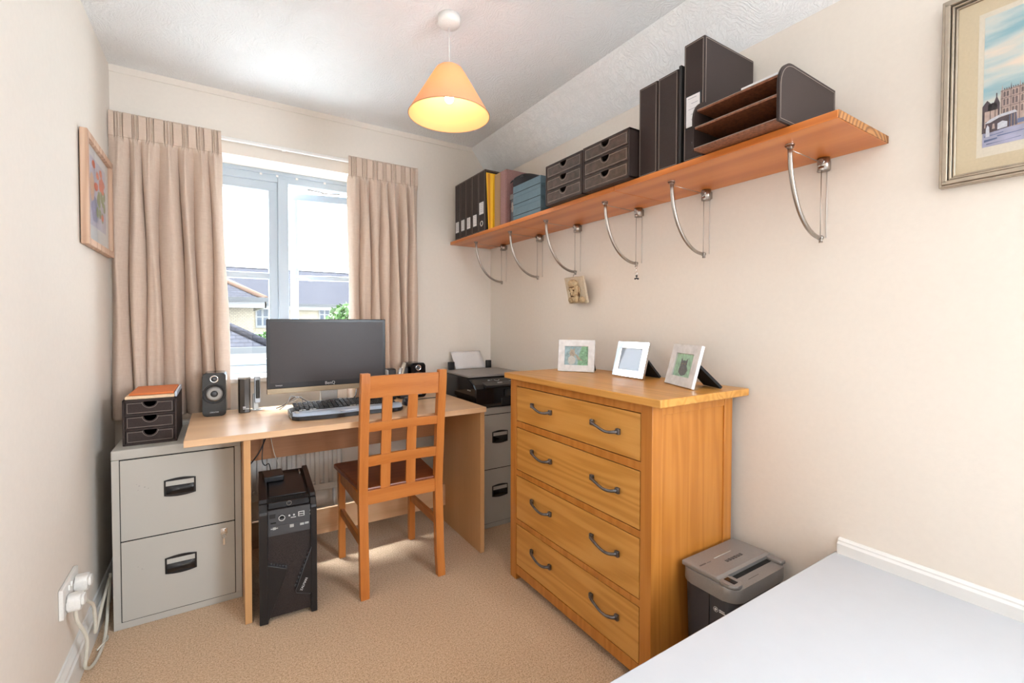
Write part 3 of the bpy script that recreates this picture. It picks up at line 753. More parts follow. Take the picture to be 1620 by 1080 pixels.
# letter tray
t = thing('letter_tray', 'brown leather two-slot letter tray with rounded sides at the open end of the shelf', 'letter tray', (1.35, .745, ZS))
ty0, ty1, tx0, tx1, tz = .622, .876, 1.197, 1.50, ZS
side = [(tx1, tz + .001), (tx1, tz + .156)] + [(tx0 + .063 - .063 * math.sin(a), tz + .093 + .066 * math.cos(a)) for a in [PI / 2 * k / 12 for k in range(13)]] + [(tx0, tz + .001)]
for y in (ty0, ty1 - .007):
    m = MB(); m.prism([(a, b) for a, b in side], 'y', y, y + .007, bev=.001); m.build('side_panel', M_leather, t)
m = MB()
ins = [(tx1 - .008, tz + .148)] + [(tx0 + .066 - .060 * math.sin(a), tz + .093 + .059 * math.cos(a)) for a in [PI / 2 * k / 12 for k in range(13)]] + [(tx0 + .006, tz + .008), (tx1 - .008, tz + .008)]
pts = [(a, ty0 - .0006, b) for a, b in ins]; m.tube(pts + [pts[0]], .0007, 5); m.build('stitching', M_stitch, t)
m = MB(); m.box(tx0 + .001, tx1, ty0 + .007, ty1 - .007, tz + .001, tz + .008, .001); m.build('shelf_tier', M_redleather, t)
m = MB(); m.box(tx0 + .004, tx1, ty0 + .007, ty1 - .007, tz + .064, tz + .070, .001); m.build('shelf_tier', M_redleather, t)
m = MB(); m.box(tx0 + .014, tx1, ty0 + .007, ty1 - .007, tz + .118, tz + .124, .001); m.build('shelf_tier', M_redleather, t)
m = MB(); m.box(tx1 - .006, tx1, ty0 + .007, ty1 - .007, tz + .001, tz + .150, .001); m.build('back_panel', M_redleather, t)
m = MB()
for x, z in ((tx0 - .0004, tz + .0075), (tx0 + .0032, tz + .0705), (tx0 + .0132, tz + .1245)): m.box(x, x + .0012, ty0 + .007, ty1 - .007, z - .0010, z + .0004)
m.build('edge_stitching', M_stitch, t)
m = MB(); m.box(tx0 + .03, tx1 - .02, ty0 + .02, ty0 + .12, tz + .1245, tz + .139, .001)
o = tag(m.build('paper_stack', M_paper), 'few loose white papers lying on top of the letter tray', 'paper')

# hanging face plaque and charm
t = thing('face_plaque', 'small carved stone plaque of a bearded face hanging below a shelf bracket', 'plaque', (1.49, 1.765, 1.30))
def plq(mb):
    # local: u right on the face, v up, n out of the face -> hangs tilted, lower edge against the wall
    Mx = Matrix.Rotation(math.radians(28), 4, 'Y')
    for v in mb.bm.verts:
        u, n_, z = v.co
        p = Vector((-n_, -u, z)); p = Matrix.Rotation(math.radians(-15), 3, 'Y') @ p
        v.co = Vector((1.4935, 1.752, 1.305)) + p
    return mb
M_stone = plain('carved_sandstone', srgb(200, 184, 160), .85, bump=.25, bscale=150, var=.10)
M_stone2 = plain('carved_ochre_relief', srgb(190, 164, 128), .8, bump=.3, bscale=120, var=.2)
m = MB(); m.box(-.070, .070, -.013, 0, -.066, .068, .002); plq(m).build('slab', M_stone, t)
m = MB()
m.ball((0, .004, .004), .036, sc_=(.9, .55, 1.15)); m.ball((0, .010, .036), .030, sc_=(1.1, .6, .75)); m.ball((0, .026, .000), .010, sc_=(.8, .9, 1.5), sub=2)
m.ball((-.014, .022, .013), .010, sc_=(1.4, .5, .5), sub=2); m.ball((.014, .022, .013), .010, sc_=(1.4, .5, .5), sub=2)
m.ball((-.012, .021, .004), .005, sub=2); m.ball((.012, .021, .004), .005, sub=2)
m.ball((0, .022, -.016), .010, sc_=(2.0, .7, .6), sub=2); m.ball((0, .012, -.036), .022, sc_=(1.1, .6, 1.1)); m.ball((-.040, .006, -.046), .020, sc_=(1.1, .5, .8), sub=2); m.ball((.040, .006, -.046), .020, sc_=(1.1, .5, .8), sub=2)
for s_ in (-1, 1): m.ball((s_ * .034, .006, .006), .010, sc_=(.6, .5, 1.3), sub=2)

plq(m).build('carved_face', M_stone2, t)
m = MB()
for s_ in (-1, 1): m.ball((s_ * .013, .0245, .0055), .0045, sc_=(1.3, .6, .7), sub=2); m.ball((s_ * .030, .010, -.018), .007, sc_=(.5, .6, 1.8), sub=2)
m.ball((0, .0275, -.0225), .006, sc_=(1.7, .5, .5), sub=2); m.ball((0, .0225, .0225), .009, sc_=(2.4, .35, .22), sub=2)
plq(m).build('recess_shade', plain('hollow_shade', srgb(96, 66, 42), .9), t)  # dark blobs paint in the shade of the carved recesses
m = MB(); m.tube([(1.478, 1.755, 1.368), (1.495, 1.770, 1.385), (1.515, 1.780, 1.392)], .0012, 6); m.build('hanging_wire', M_steel, t)
t = thing('hanging_charm', 'tiny silver charm with black beads dangling from a shelf bracket', 'charm', (1.512, 1.376, 1.36))
m = MB(); m.tube([(1.512 + .004 * math.sin(k), 1.374, 1.392 - .004 * k) for k in range(10)], .0012, 6); m.tube([(1.512, 1.380 + .004 * math.cos(k * .6), 1.390 - .0032 * k) for k in range(12)], .0012, 6); m.build('chain', M_chrome, t)
m = MB(); m.ball((1.510, 1.372, 1.347), .005, sub=2); m.ball((1.510, 1.380, 1.336), .0042, sub=2); m.ball((1.512, 1.366, 1.335), .0042, sub=2); m.ball((1.511, 1.373, 1.338), .004, sub=2); m.build('bead', M_blackpl, t)

# ------------------------------------------------------------------ pendant lamp
t = thing('pendant_lamp', 'ceiling pendant with a peach cone shade, lit bulb and white rose', 'lamp', (.733, 1.59, ZC))
LX, LY = .733, 1.59
m = MB(); m.lathe([(.0001, 2.2495), (.014, 2.2495), (.036, 2.256), (.042, 2.264), (.042, ZC)], (LX, LY, 0), 36); m.build('ceiling_rose', M_plastw, t)
m = MB(); m.tube([(LX, LY, 2.252), (LX, LY, 2.085)], .0022, 8); m.build('flex', M_plastw, t)
def shell(prof, c, seg=56):
    m = MB(); m.lathe(prof, c, seg); return m
m = MB()
out = [(.151, 1.921), (.150, 1.924), (.102, 2.005), (.060, 2.076), (.050, 2.092), (.040, 2.100), (.026, 2.103)]
inn = [(r - .0015, z - .0012) for r, z in out][::-1]
m.lathe(out + inn + [out[0]], (LX, LY, 0), 64); m.build('lamp_shade', M_shade, t)
m = MB(); m.tube([(LX + .151 * math.cos(2 * PI * k / 64), LY + .151 * math.sin(2 * PI * k / 64), 1.922) for k in range(65)], .0012, 6, caps=False); m.build('shade_rim', plain('peach_trim', (.6, .36, .2), .8), t)
m = MB(); m.tube([(LX, LY, 2.095), (LX, LY, 2.045)], .017, 20); m.lathe([(.026, 2.088), (.026, 2.098), (.0155, 2.098), (.0155, 2.088), (.026, 2.088)], (LX, LY, 0), 30); m.build('lamp_holder', M_plastw, t)
m = MB(); m.lathe([(.0001, 1.968), (.009, 1.971), (.015, 1.978), (.016, 1.99), (.016, 2.03), (.013, 2.045)], (LX, LY, 0), 24); m.build('bulb', M_bulb, t)

# ------------------------------------------------------------------ monitor
MY = 2.35
t = thing('computer_monitor', 'wide black flat monitor with bronze lower edge in the middle of the desk', 'monitor', (.447, 2.42, .73))
m = MB(); m.box(.176, .721, MY, MY + .022, .838, 1.160, .003); m.box(.24, .66, MY + .02, MY + .05, .88, 1.12, .01); m.build('housing', M_blackpl, t)
m = MB(); m.box(.190, .707, MY - .0012, MY + .001, .864, 1.146); m.build('screen', plain('screen_off', (.050, .042, .043), .38, spec=.35), t)
m = MB(); m.box(.176, .721, MY - .002, MY + .022, .815, .839, .002); m.build('lower_trim', plain('champagne_bronze', (.36, .29, .20), .35, .7), t)
m = MB(); m.box(.41, .49, MY + .03, MY + .055, .735, .90, .004); m.box(.425, .475, MY + .045, MY + .06, .86, .93, .003); m.build('stand_neck', M_silver, t)
m = MB(); m.prism([(.447 + .13 * math.cos(a), 2.42 + .075 * math.sin(a)) for a in [2 * PI * k / 40 for k in range(40)]], 'z', .7305, .742, bev=.003); m.build('stand_base', M_silver, t)
text('BenQ', 'logo', t, (.448, MY - .0015, .851), .020, plain('pale_print', (.6, .6, .6), .5), (1, 0, 0), (0, 0, 1))
text('Senseye', 'printed_mark', t, (.225, MY - .0015, .853), .009, MATS['pale_print'], (1, 0, 0), (0, 0, 1))

# ------------------------------------------------------------------ speakers
def speaker(name, label, cx, fy, rz):
    t = thing(name, label, 'speaker', (cx, fy + .04, .73), 'pair of black desktop speakers', rotz=rz)
    W, H, D = .088, .190, .11; z0 = .7305
    ol = []
    r = .016
    for (px, pz, a0) in ((W / 2 - r, H - r, 0), (-W / 2 + r, H - r, PI / 2), (-W / 2 + r, r, PI), (W / 2 - r, r, 3 * PI / 2)):
        for k in range(7): a = a0 + PI / 2 * k / 6; ol.append((cx + px + r * math.cos(a), z0 + pz + r * math.sin(a)))
    m = MB(); m.prism(ol, 'y', fy, fy + D, bev=.004)
    for v in m.bm.verts: v.co.y += .012 * (v.co.z - z0) / H
    m.build('cabinet', M_blackgl, t)
    def disc(prof, z, mat, nm):
        m = MB(); Mx = Matrix.Rotation(PI / 2, 3, 'X') @ Matrix.Rotation(0, 3, 'Z')
        m.lathe(prof, (cx, fy + .012 * (z - z0) / H - .0005, z), 36, M=Mx); return m.build(nm, mat, t)
    disc([(.0435, 0), (.0435, .004), (.040, .0055), (.036, .003), (.033, .001)], z0 + .098, M_blackmatt, 'woofer_surround')
    disc([(.033, .0015), (.022, .004), (.014, .0015)], z0 + .098, plain('grey_cone', (.33, .31, .29), .5), 'woofer_cone')
    disc([(.014, .0015), (.011, .005), (.005, .0065), (.0001, .007)], z0 + .098, M_dkgrey, 'dust_cap')
    disc([(.0165, .0005), (.0165, .003), (.013, .0035), (.0115, .001)], z0 + .163, M_chrome, 'tweeter_ring')
    disc([(.0115, .001), (.007, .003), (.004, .0045), (.0001, .005)], z0 + .163, M_dkgrey, 'tweeter')
    text('CREATIVE', 'logo', t, (cx, fy - .001, z0 + .018), .0075, MATS['pale_print'], (1, 0, 0), (0, 0, 1))
    return t
speaker('desktop_speaker', 'black desktop speaker with grey cone standing alone beside the curtain', -.024, 2.392, math.radians(-3))
speaker('desktop_speaker', 'black desktop speaker half hidden behind the chair top near the printer', .920, 2.40, math.radians(4))

# ------------------------------------------------------------------ small things on the desk
t = thing('external_drive', 'tall narrow glossy dark external drive standing near the desk speaker', 'drive', (.09, 2.46, .73))
m = MB()
ol = [(.066, 2.412 + .006), (.072, 2.409), (.090, 2.406), (.108, 2.409), (.114, 2.418), (.114, 2.52), (.066, 2.52)]
m.prism(ol, 'z', .7305, .885, bev=.002); m.build('case', plain('bronze_black', (.060, .052, .046), .22, .5), t)
m = MB(); m.prism([(a * 1.0, b) for a, b in [(.064, 2.416), (.090, 2.404), (.116, 2.416), (.116, 2.522), (.064, 2.522)]], 'z', .884, .894, bev=.003); m.build('top_cap', M_silver, t)
m = MB(); m.box(.083, .108, 2.4045, 2.4065, .748, .751); m.box(.083, .094, 2.4045, 2.4065, .754, .760); m.build('printed_mark', MATS['pale_print'], t)
t = thing('cordless_phone', 'slim black and silver cordless phone upright in its charging cradle beside the drive', 'phone', (.143, 2.475, .73))
m = MB(); m.lathe([(.0001, .7345), (.022, .7345), (.029, .732), (.030, .7305)], (.143, 2.475, 0), 30); m.prism([(2.458, .733), (2.495, .733), (2.497, .800), (2.488, .806)], 'x', .126, .150, bev=.003); m.build('cradle', M_silver, t)
m = MB(); m.prism([(2.462, .765), (2.476, .762), (2.490, .882), (2.484, .888), (2.478, .886)], 'x', .132, .158, bev=.003); m.build('handset', plain('blue_silver', (.42, .45, .50), .25, .5), t)
m = MB(); m.box(.138, .154, 2.462, 2.468, .785, .872, .002, rot=Matrix.Rotation(math.radians(-8), 3, 'X')); m.build('keypad', M_blackgl, t)
t = thing('cordless_phone', 'cordless phone with pale edge leaning in a black cradle between monitor and chair top', 'phone', (.835, 2.43, .73))
m = MB(); m.box(.812, .872, 2.40, 2.47, .7305, .775, .008); m.box(.838, .870, 2.42, 2.46, .77, .90, .006); m.build('cradle', M_blackpl, t)
m = MB(); m.tube([(.808, 2.412, .785), (.824, 2.416, .850), (.848, 2.422, .925)], [.012, .013, .010], 12); m.build('handset', plain('champagne_plastic', (.62, .56, .46), .35, .4), t)
m = MB(); m.tube([(.803, 2.405, .83), (.812, 2.404, .866), (.824, 2.404, .898)], [.008, .012, .009], 10); m.build('earpiece_face', M_silver, t)
t = thing('network_hub', 'small black plastic hub standing just behind the monitor edge', 'hub', (.775, 2.44, .73))
m = MB(); m.box(.75, .796, 2.40, 2.47, .7305, .896, .008); m.build('case', M_blackpl, t)
m = MB(); m.box(.7465, .7525, 2.398, 2.46, .76, .89, .002); m.build('side_plate', M_silver, t)
t = thing('computer_mouse', 'dark computer mouse on the desk seen through the chair back', 'mouse', (.80, 2.225, .73))
m = MB(); m.grid(lambda a, b: (.80 + .030 * math.cos(2 * PI * a) * math.cos(PI / 2 * b) ** .6, 2.225 + .056 * math.sin(2 * PI * a) * math.cos(PI / 2 * b) ** .6, .7305 + .036 * math.sin(PI / 2 * b)), 32, 12); m.build('shell', plain('navy_plastic', (.03, .035, .05), .3), t)
m = MB(); m.tube([(.80, 2.262, .762), (.80, 2.275, .752)], .005, 10); m.build('scroll_wheel', M_blackmatt, t)
# keyboard
t = thing('computer_keyboard', 'curved black keyboard with silver-blue palm rest in front of the monitor', 'keyboard', (.48, 2.2, .73))
def kxf(u, v):  # u 0..1 across, v 0..1 front to back
    x = .262 + .462 * u; bow = .018 * math.sin(PI * u)
    y = 2.092 + .19 * v - bow * .4 + .012 * abs(u - .5) * 2
    return x, y
m = MB()
out = []
for k in range(41):
    u = k / 40; e = .03 * (1 - min(1, min(u, 1 - u) / .08)) ** 2
    out.append((.250 + .478 * u, 2.078 + e + .006 * math.cos(u * 2 * PI * 1.5)))
back = []
for k in range(41):
    u = 1 - k / 40; e = .03 * (1 - min(1, min(u, 1 - u) / .08)) ** 2
    back.append((.250 + .478 * u, 2.298 - e - .02 * abs(u - .5)))
m.prism(out + back, 'z', .7315, .748, bev=.005)
for v in m.bm.verts:
    if v.co.z > .74: v.co.z += max(0, (v.co.y - 2.10)) * .07
m.build('base', M_blackpl, t)
m = MB()
def palm(a, b):
    u = a; e = .026 * (1 - min(1, min(u, 1 - u) / .07)) ** 2
    x = .2535 + .471 * u; y0 = 2.081 + e + .006 * math.cos(u * 2 * PI * 1.5); y1 = 2.150 + .010 * math.sin(PI * u)
    return (x, y0 - .002 + (y1 - y0 + .002) * b, .7385 + .0235 * math.sin(PI / 2 * min(1, b * 2.6)) ** .8 - .002 * max(0, b - .5))
m.grid(palm, 60, 10); m.build('palm_rest', plain('silver_blue_plastic', (.42, .49, .60), .3), t)
m = MB(); m.tube([(.252 + .474 * k / 30, 2.1525 + .010 * math.sin(PI * k / 30), .7600) for k in range(31)], .0018, 6); m.build('seam_line', M_dark, t)
m = MB()
for r_ in range(6):
    n = 18; xx = .276
    for c_ in range(22):
        wk = .0185; x = .272 + c_ * .0202
        if c_ in (15, 18) : x += .0
        if c_ == 15 and r_ in (1, 2): continue
        u = (x - .262) / .462
        y = 2.170 + r_ * .0188 + .008 * math.sin(PI * u) + (.003 if r_ == 5 else 0)
        zz = .756 + r_ * .0030
        m.box(x, x + .0172, y, y + .0155, zz - .004, zz + .0075, .0018, seg=1)
m.build('keys', plain('key_black', (.022, .020, .022), .35), t)
m = MB()
for i, x in enumerate((.285, .300, .327, .342, .50, .515, .53, .545, .56, .575)): m.box(x, x + .012, 2.158 + .008 * math.sin(PI * (x - .26) / .46), 2.166 + .008 * math.sin(PI * (x - .26) / .46), .759, .764, .001)
for (x, y) in ((.262, 2.135), (.262, 2.12), (.264, 2.105)): m.box(x, x + .014, y, y + .008, .760, .7645, .001)
m.build('media_keys', M_silver, t)
m = MB(); m.box(.44, .51, 2.084, 2.088, .756, .7605, .001); m.build('palm_emblem', plain('pale_silver', (.6, .64, .7), .3, .4), t)
def cable(pts, r, mat, label, name='cable', group=None, n=8):
    P = [Vector(p) for p in pts]; sm = []
    for i in range(len(P) - 1):
        p0, p1, p2, p3 = P[max(i - 1, 0)], P[i], P[i + 1], P[min(i + 2, len(P) - 1)]
        for k in range(n):
            u = k / n; sm.append(.5 * ((2 * p1) + (-p0 + p2) * u + (2 * p0 - 5 * p1 + 4 * p2 - p3) * u * u + (-p0 + 3 * p1 - 3 * p2 + p3) * u ** 3))
    sm.append(P[-1]); m = MB(); m.tube(sm, r, 8)
    return tag(m.build(name, mat), label, 'cable', group)
cable([(.222, 2.44, .734), (.25, 2.40, .752), (.285, 2.375, .785), (.31, 2.36, .790), (.345, 2.33, .772), (.39, 2.31, .768), (.47, 2.315, .775), (.60, 2.32, .768)], .0024, M_blackpl, 'thin black cable looping along the back of the keyboard', 'desk_cable')
cable([(.545, 2.31, .768), (.565, 2.33, .785), (.59, 2.42, .80), (.60, 2.50, .7345)], .0022, M_blackpl, 'short black lead rising below the monitor, nearest its stand', 'desk_cable')
cable([(.575, 2.31, .764), (.605, 2.33, .79), (.635, 2.42, .80), (.64, 2.50, .7345)], .0022, M_blackpl, 'short black lead rising below the monitor, closer to the chair', 'desk_cable')
cable([(.232, 2.395, .7345), (.258, 2.345, .768), (.275, 2.345, .800), (.30, 2.36, .785), (.275, 2.38, .765), (.29, 2.37, .778), (.32, 2.35, .790), (.33, 2.36, .7345)], .0028, plain('clear_grey_cable', (.35, .35, .35), .3), 'tangled pale grey cable knot at the left end of the keyboard', 'desk_cable')
cable([(.84, 2.30, .734), (.88, 2.29, .740), (.93, 2.31, .738), (1.0, 2.33, .734)], .0022, M_blackpl, 'thin black cable on the desk behind the chair back beside the mouse', 'desk_cable')

# ------------------------------------------------------------------ printer
t = thing('printer', 'black inkjet printer with grey scanner lid on the filing cabinet in the corner', 'printer', (1.345, 2.37, .671))
px0, px1 = 1.150, 1.538
m = MB()
m.prism([(2.175, .690), (2.165, .700), (2.165, .785), (2.185, .806), (2.262, .837), (2.585, .838), (2.60, .83), (2.60, .69), (2.585, .6715), (2.20, .6715)], 'x', px0, px1, bev=.006)
m.build('body', M_blackgl, t)
m = MB(); m.prism([(2.150, .792), (2.152, .802), (2.305, .838), (2.305, .800), (2.16, .785)], 'x', px0 + .06, px1 - .002, bev=.002)
cp = m.build('control_panel', M_blackpl, t)
m = MB(); m.prism([(2.255, .838), (2.60, .838), (2.60, .849), (2.255, .849)], 'x', px0 + .002, px1 - .001, bev=.004); m.build('scanner_lid', plain('lid_grey', (.27, .25, .235), .4), t)
sl = math.atan2(.036, .153); Rp = (0, math.cos(sl), math.sin(sl))
def onp(d): return (2.152 + d * math.cos(sl), .8035 + d * math.sin(sl))
y, z = onp(.075)
m = MB(); m.lathe([(.0165, 0), (.0165, .0015), (.0135, .0015), (.0135, 0), (.0165, 0)], (px0 + .165, y, z), 30, M=Matrix.Rotation(sl, 3, 'X')); m.build('dial_ring', M_silver, cp)
m = MB()
for (dx, d, a, b) in ((.115, .075, .012, .012), (.135, .08, .008, .008), (.195, .085, .012, .006), (.165, .035, .03, .004), (.215, .09, .012, .005), (.24, .045, .014, .006)):
    y, z = onp(d); m.box(px0 + dx - a / 2, px0 + dx + a / 2, y - b / 2, y + b / 2, z, z + .0012)
m.build('button', plain('button_white', (.6, .6, .6), .4), cp)
m = MB(); ya, za = onp(.03); yb, zb_ = onp(.115)
m.prism([(ya, za), (yb, zb_), (yb, zb_ + .002), (ya, za + .002)], 'x', px0 + .265, px0 + .345); m.build('display', plain('lcd_grey', (.20, .20, .18), .25), cp)
m = MB(); m.box(px0 + .185, px1 - .02, 2.150, 2.17, .735, .772, .003); m.build('output_slot', M_blackmatt, t)
m = MB(); m.box(px0 + .16, px1 - .012, 2.158, 2.168, .682, .728, .003); m.build('paper_tray', M_blackgl, t)
m = MB(); m.box(px0 - .0015, px0 + .002, 2.22, 2.26, .768, .774, .001); m.build('side_latch', M_silver, t)
m = MB(); m.box(px0 + .045, px0 + .085, 2.600, 2.622, .80, .898, .004); m.box(px0 + .315, px0 + .350, 2.600, 2.622, .80, .898, .004); m.box(px0 + .05, px0 + .345, 2.616, 2.624, .72, .845, .002); m.build('paper_support', M_blackpl, t)
text('EPSON', 'logo', cp, (px0 + .16, onp(.025)[0], onp(.025)[1] + .0008), .010, MATS['pale_print'], (1, 0, 0), Rp)
t = thing('printer_paper', 'blank white sheet standing in the rear feed of the printer', 'paper', (1.35, 2.63, .86))
m = MB(); m.grid(lambda a, b: (1.243 + .213 * a - .004 * b, 2.602 + .062 * b + .01 * b * b, .852 + .105 * b), 6, 8)
for v in m.bm.verts: pass
o = m.build('sheet', M_paper, t); md = o.modifiers.new('s', 'SOLIDIFY'); md.thickness = .001

# ------------------------------------------------------------------ drawer unit and envelopes on the left cabinet
drawer_unit(-.318, -.150, 2.250, 2.545, .6715, .846, 'brown leatherette three-drawer unit on the grey filing cabinet beside the curtain', face='y')
t = thing('notebook', 'orange notebook lying on the small leather drawer unit', 'notebook', (-.235, 2.38, .857))
m = MB(); m.box(-.302, -.160, 2.285, 2.53, .8585, .8665, .002, rot=Matrix.Rotation(math.radians(0), 3, 'X')); m.build('cover', plain('orange_card', srgb(214, 116, 58), .6), t)
t = thing('paper_pad', 'thin cream paper pad under the orange notebook on the leather drawer unit', 'paper pad', (-.235, 2.38, .8475))
m = MB(); m.box(-.312, -.158, 2.262, 2.52, .8465, .8575, .002); m.build('sheets', plain('cream_paper', srgb(232, 200, 164), .8), t)
t = thing('plastic_wallet', 'clear blue-white plastic wallet poking out behind the orange notebook', 'wallet', (-.16, 2.4, .8475))
m = MB(); m.box(-.1575, -.150, 2.27, 2.53, .8465, .866, .002); m.build('sleeve', plain('pale_blue_plastic', (.55, .62, .72), .25), t)

# ------------------------------------------------------------------ computer tower
t = thing('computer_tower', 'black gaming computer tower with tapered mesh front on the carpet under the desk', 'computer', (.215, 2.15, 0), rotz=math.radians(-3.5)); t.location.x += .010; t.location.y -= .008
a0, a1, b0, b1 = .116, .317, 1.935, 2.375
m = MB()
m.prism([(b0 + .035, .012), (b1, .012), (b1, .452), (b0 + .07, .452), (b0 + .035, .440)], 'x', a0 + .006, a1 - .006, bev=.003); m.build('case', M_blackmatt, t)
m = MB()
for (xa, xb) in ((a0, a0 + .030), (a1 - .022, a1)):
    m.prism([(b0, .004), (b0 + .04, .004), (b0 + .04, .452), (b0 + .03, .450), (b0 + .004, .428), (b0, .420)], 'x', xa, xb, bev=.003)
    m.prism([(b0 + .02, .43), (b0 + .05, .462), (b1 - .02, .468), (b1, .452), (b1, .43)], 'x', xa, xa + (xb - xa), bev=.003)
m.build('side_pillar', M_blackpl, t)
m = MB(); m.prism([(b0 + .012, .018), (b0 + .04, .018), (b0 + .04, .43), (b0 + .016, .43)], 'x', a0 + .03, a1 - .022); m.build('mesh_panel', None or plain('mesh_black', (.028, .020, .019), .45, .3, bump=1.0, bscale=420, var=.9), t)
m = MB()
fw = lambda pts, mb, y, th=.012: mb.prism(pts, 'y', y, y + th, bev=.0015)
fw([(a0 + .028, .010), (a0 + .028, .225), (a0 + .094, .198), (a0 + .094, .188), (a0 + .034, .020)], m, b0 + .002)
fw([(a1 - .020, .262), (a1 - .020, .075), (a1 - .075, .095), (a1 - .078, .104)], m, b0 + .002)
m.build('front_wing', M_blackpl, t)
m = MB(); m.tube([(a0 + .029, b0 + .001, .226), (a0 + .094, b0 + .001, .199)], .0016, 6); m.tube([(a1 - .020, b0 + .001, .263), (a1 - .078, b0 + .001, .104), (a1 - .075, b0 + .001, .095), (a1 - .024, b0 + .001, .078)], .0016, 6); m.build('wing_edge', M_dkgrey, t)
m = MB()
for k in range(9):
    u = k / 9; m.box(a1 - .027 - .052 * u - .007, a1 - .027 - .052 * u - .001, b0 + .006, b0 + .013, .238 - .130 * u - .004, .238 - .130 * u + .003)
for k in range(6): m.box(a0 + .038 + k * .010, a0 + .044 + k * .010, b0 + .006, b0 + .013, .222 - k * .0042, .229 - k * .0042)
m.build('grille_teeth', M_dkgrey, t)
m = MB(); m.prism([(b0 + .008, .332), (b0 + .012, .428), (b0 + .04, .428), (b0 + .04, .332)], 'x', a0 + .031, a1 - .023, bev=.001); io = m.build('port_panel', M_dkgrey, t)
M_print = MATS['pale_print']
m = MB(); m.box(a0 + .036, a0 + .056, b0 + .007, b0 + .010, .400, .414); m.build('port_panel_badge', M_blackmatt, io)
def bx(mb, x, z, w, h, y=b0 + .0075): mb.box(a0 + x - w / 2, a0 + x + w / 2, y, y + .003, z - h / 2, z + h / 2)
m = MB(); bx(m, .146, .400, .022, .018); m.build('usb_surround', M_print, io)
m = MB(); bx(m, .146, .404, .016, .004, b0 + .006); bx(m, .146, .396, .016, .004, b0 + .006); bx(m, .049, .381, .018, .004); bx(m, .078, .401, .020, .012); m.build('usb_port', M_dark, io)
m = MB(); m.lathe([(.0115, 0), (.0115, .0016), (.009, .0016), (.009, 0), (.0115, 0)], (a0 + .078, b0 + .0085, .396), 24, M=Matrix.Rotation(PI / 2, 3, 'X')); m.lathe([(.0035, 0), (.0035, .001), (.002, .001)], (a0 + .104, b0 + .0095, .400), 12, M=Matrix.Rotation(PI / 2, 3, 'X')); m.lathe([(.0035, 0), (.0035, .001), (.002, .001)], (a0 + .120, b0 + .0095, .400), 12, M=Matrix.Rotation(PI / 2, 3, 'X'))
bx(m, .118, .391, .018, .002); bx(m, .180, .406, .008, .003); bx(m, .180, .392, .008, .003)
m.build('jack', M_print, io)
m = MB(); m.prism([(b0 + .005, .345), (b0 + .007, .370), (b0 + .02, .370), (b0 + .02, .345)], 'x', a0 + .037, a1 - .030, bev=.001); dv = m.build('disc_drive', M_dkgrey, t)
m = MB(); bx(m, .112, .360, .014, .011, b0 + .0045); bx(m, .148, .360, .014, .008, b0 + .0045); bx(m, .165, .361, .014, .007, b0 + .0045); bx(m, .052, .361, .024, .003, b0 + .0045); bx(m, .052, .361, .010, .009, b0 + .0045); m.build('drive_sticker', plain('sticker_grey', (.45, .45, .44), .5), dv)
m = MB(); m.prism([(b0 + .018, .434), (b0 + .034, .450), (b0 + .040, .450), (b0 + .030, .430)], 'x', a0 + .034, a1 - .026); m.build('power_strip', M_blackgl, t)
m = MB(); m.lathe([(.009, 0), (.009, .001), (.0078, .001), (.0078, 0), (.009, 0)], (a0 + .104, b0 + .0245, .4435), 24, M=Matrix.Rotation(math.radians(45), 3, 'X')); m.build('power_button', M_steel, t)
m = MB()
for r_ in range(4):
    for c_ in range(20): m.box(a0 + .045 + c_ * .006, a0 + .048 + c_ * .006, b0 + .052 + r_ * .007, b0 + .056 + r_ * .007, .4515, .4528)
m.build('top_vents', M_dark, t)
m = MB(); m.box(a0 + .036, a1 - .030, b0 + .09, b1 - .06, .4515, .456, .002); m.build('top_tray', M_blackpl, t)
m = MB(); m.box(a0 + .040, a0 + .046, b1 - .10, b1 - .06, .455, .466, .002); m.box(a1 - .040, a1 - .034, b1 - .10, b1 - .06, .455, .466, .002); m.build('tray_clip', M_steel, t)
text('ZALMAN', 'logo', t, (a1 - .048, b0 + .0015, .122), .0125, M_print, (.42, 0, .91), (-.91, 0, .42))
m = MB()
for (x, y) in ((a0 + .02, b0 + .05), (a1 - .02, b0 + .05), (a0 + .02, b1 - .04), (a1 - .02, b1 - .04)): m.tube([(x, y, .001), (x, y, .014)], .012, 14)
m.build('foot', M_blackpl, t)
t = thing('power_adapter', 'small black box with a cable resting on top of the computer tower', 'adapter', (.19, 2.27, .457))
m = MB(); m.box(.150, .228, 2.20, 2.305, .4575, .482, .004); m.build('case', M_blackpl, t)
cable([(.185, 2.305, .472), (.18, 2.34, .50), (.165, 2.36, .49), (.155, 2.37, .52), (.165, 2.39, .62)], .0022, M_blackpl, 'black cable curling up from the small box on the computer tower', 'tower_cable')
cable([(.096, 2.34, .50), (.12, 2.33, .53), (.15, 2.34, .575), (.19, 2.385, .66)], .0030, M_blackpl, 'thick black cable running from the desk panel leg up behind the computer tower', 'tower_cable')
cable([(.235, 2.385, .38), (.225, 2.39, .47), (.205, 2.395, .54), (.185, 2.40, .66)], .0016, M_cable_w, 'thin white cable dropping behind the computer tower', 'tower_cable')

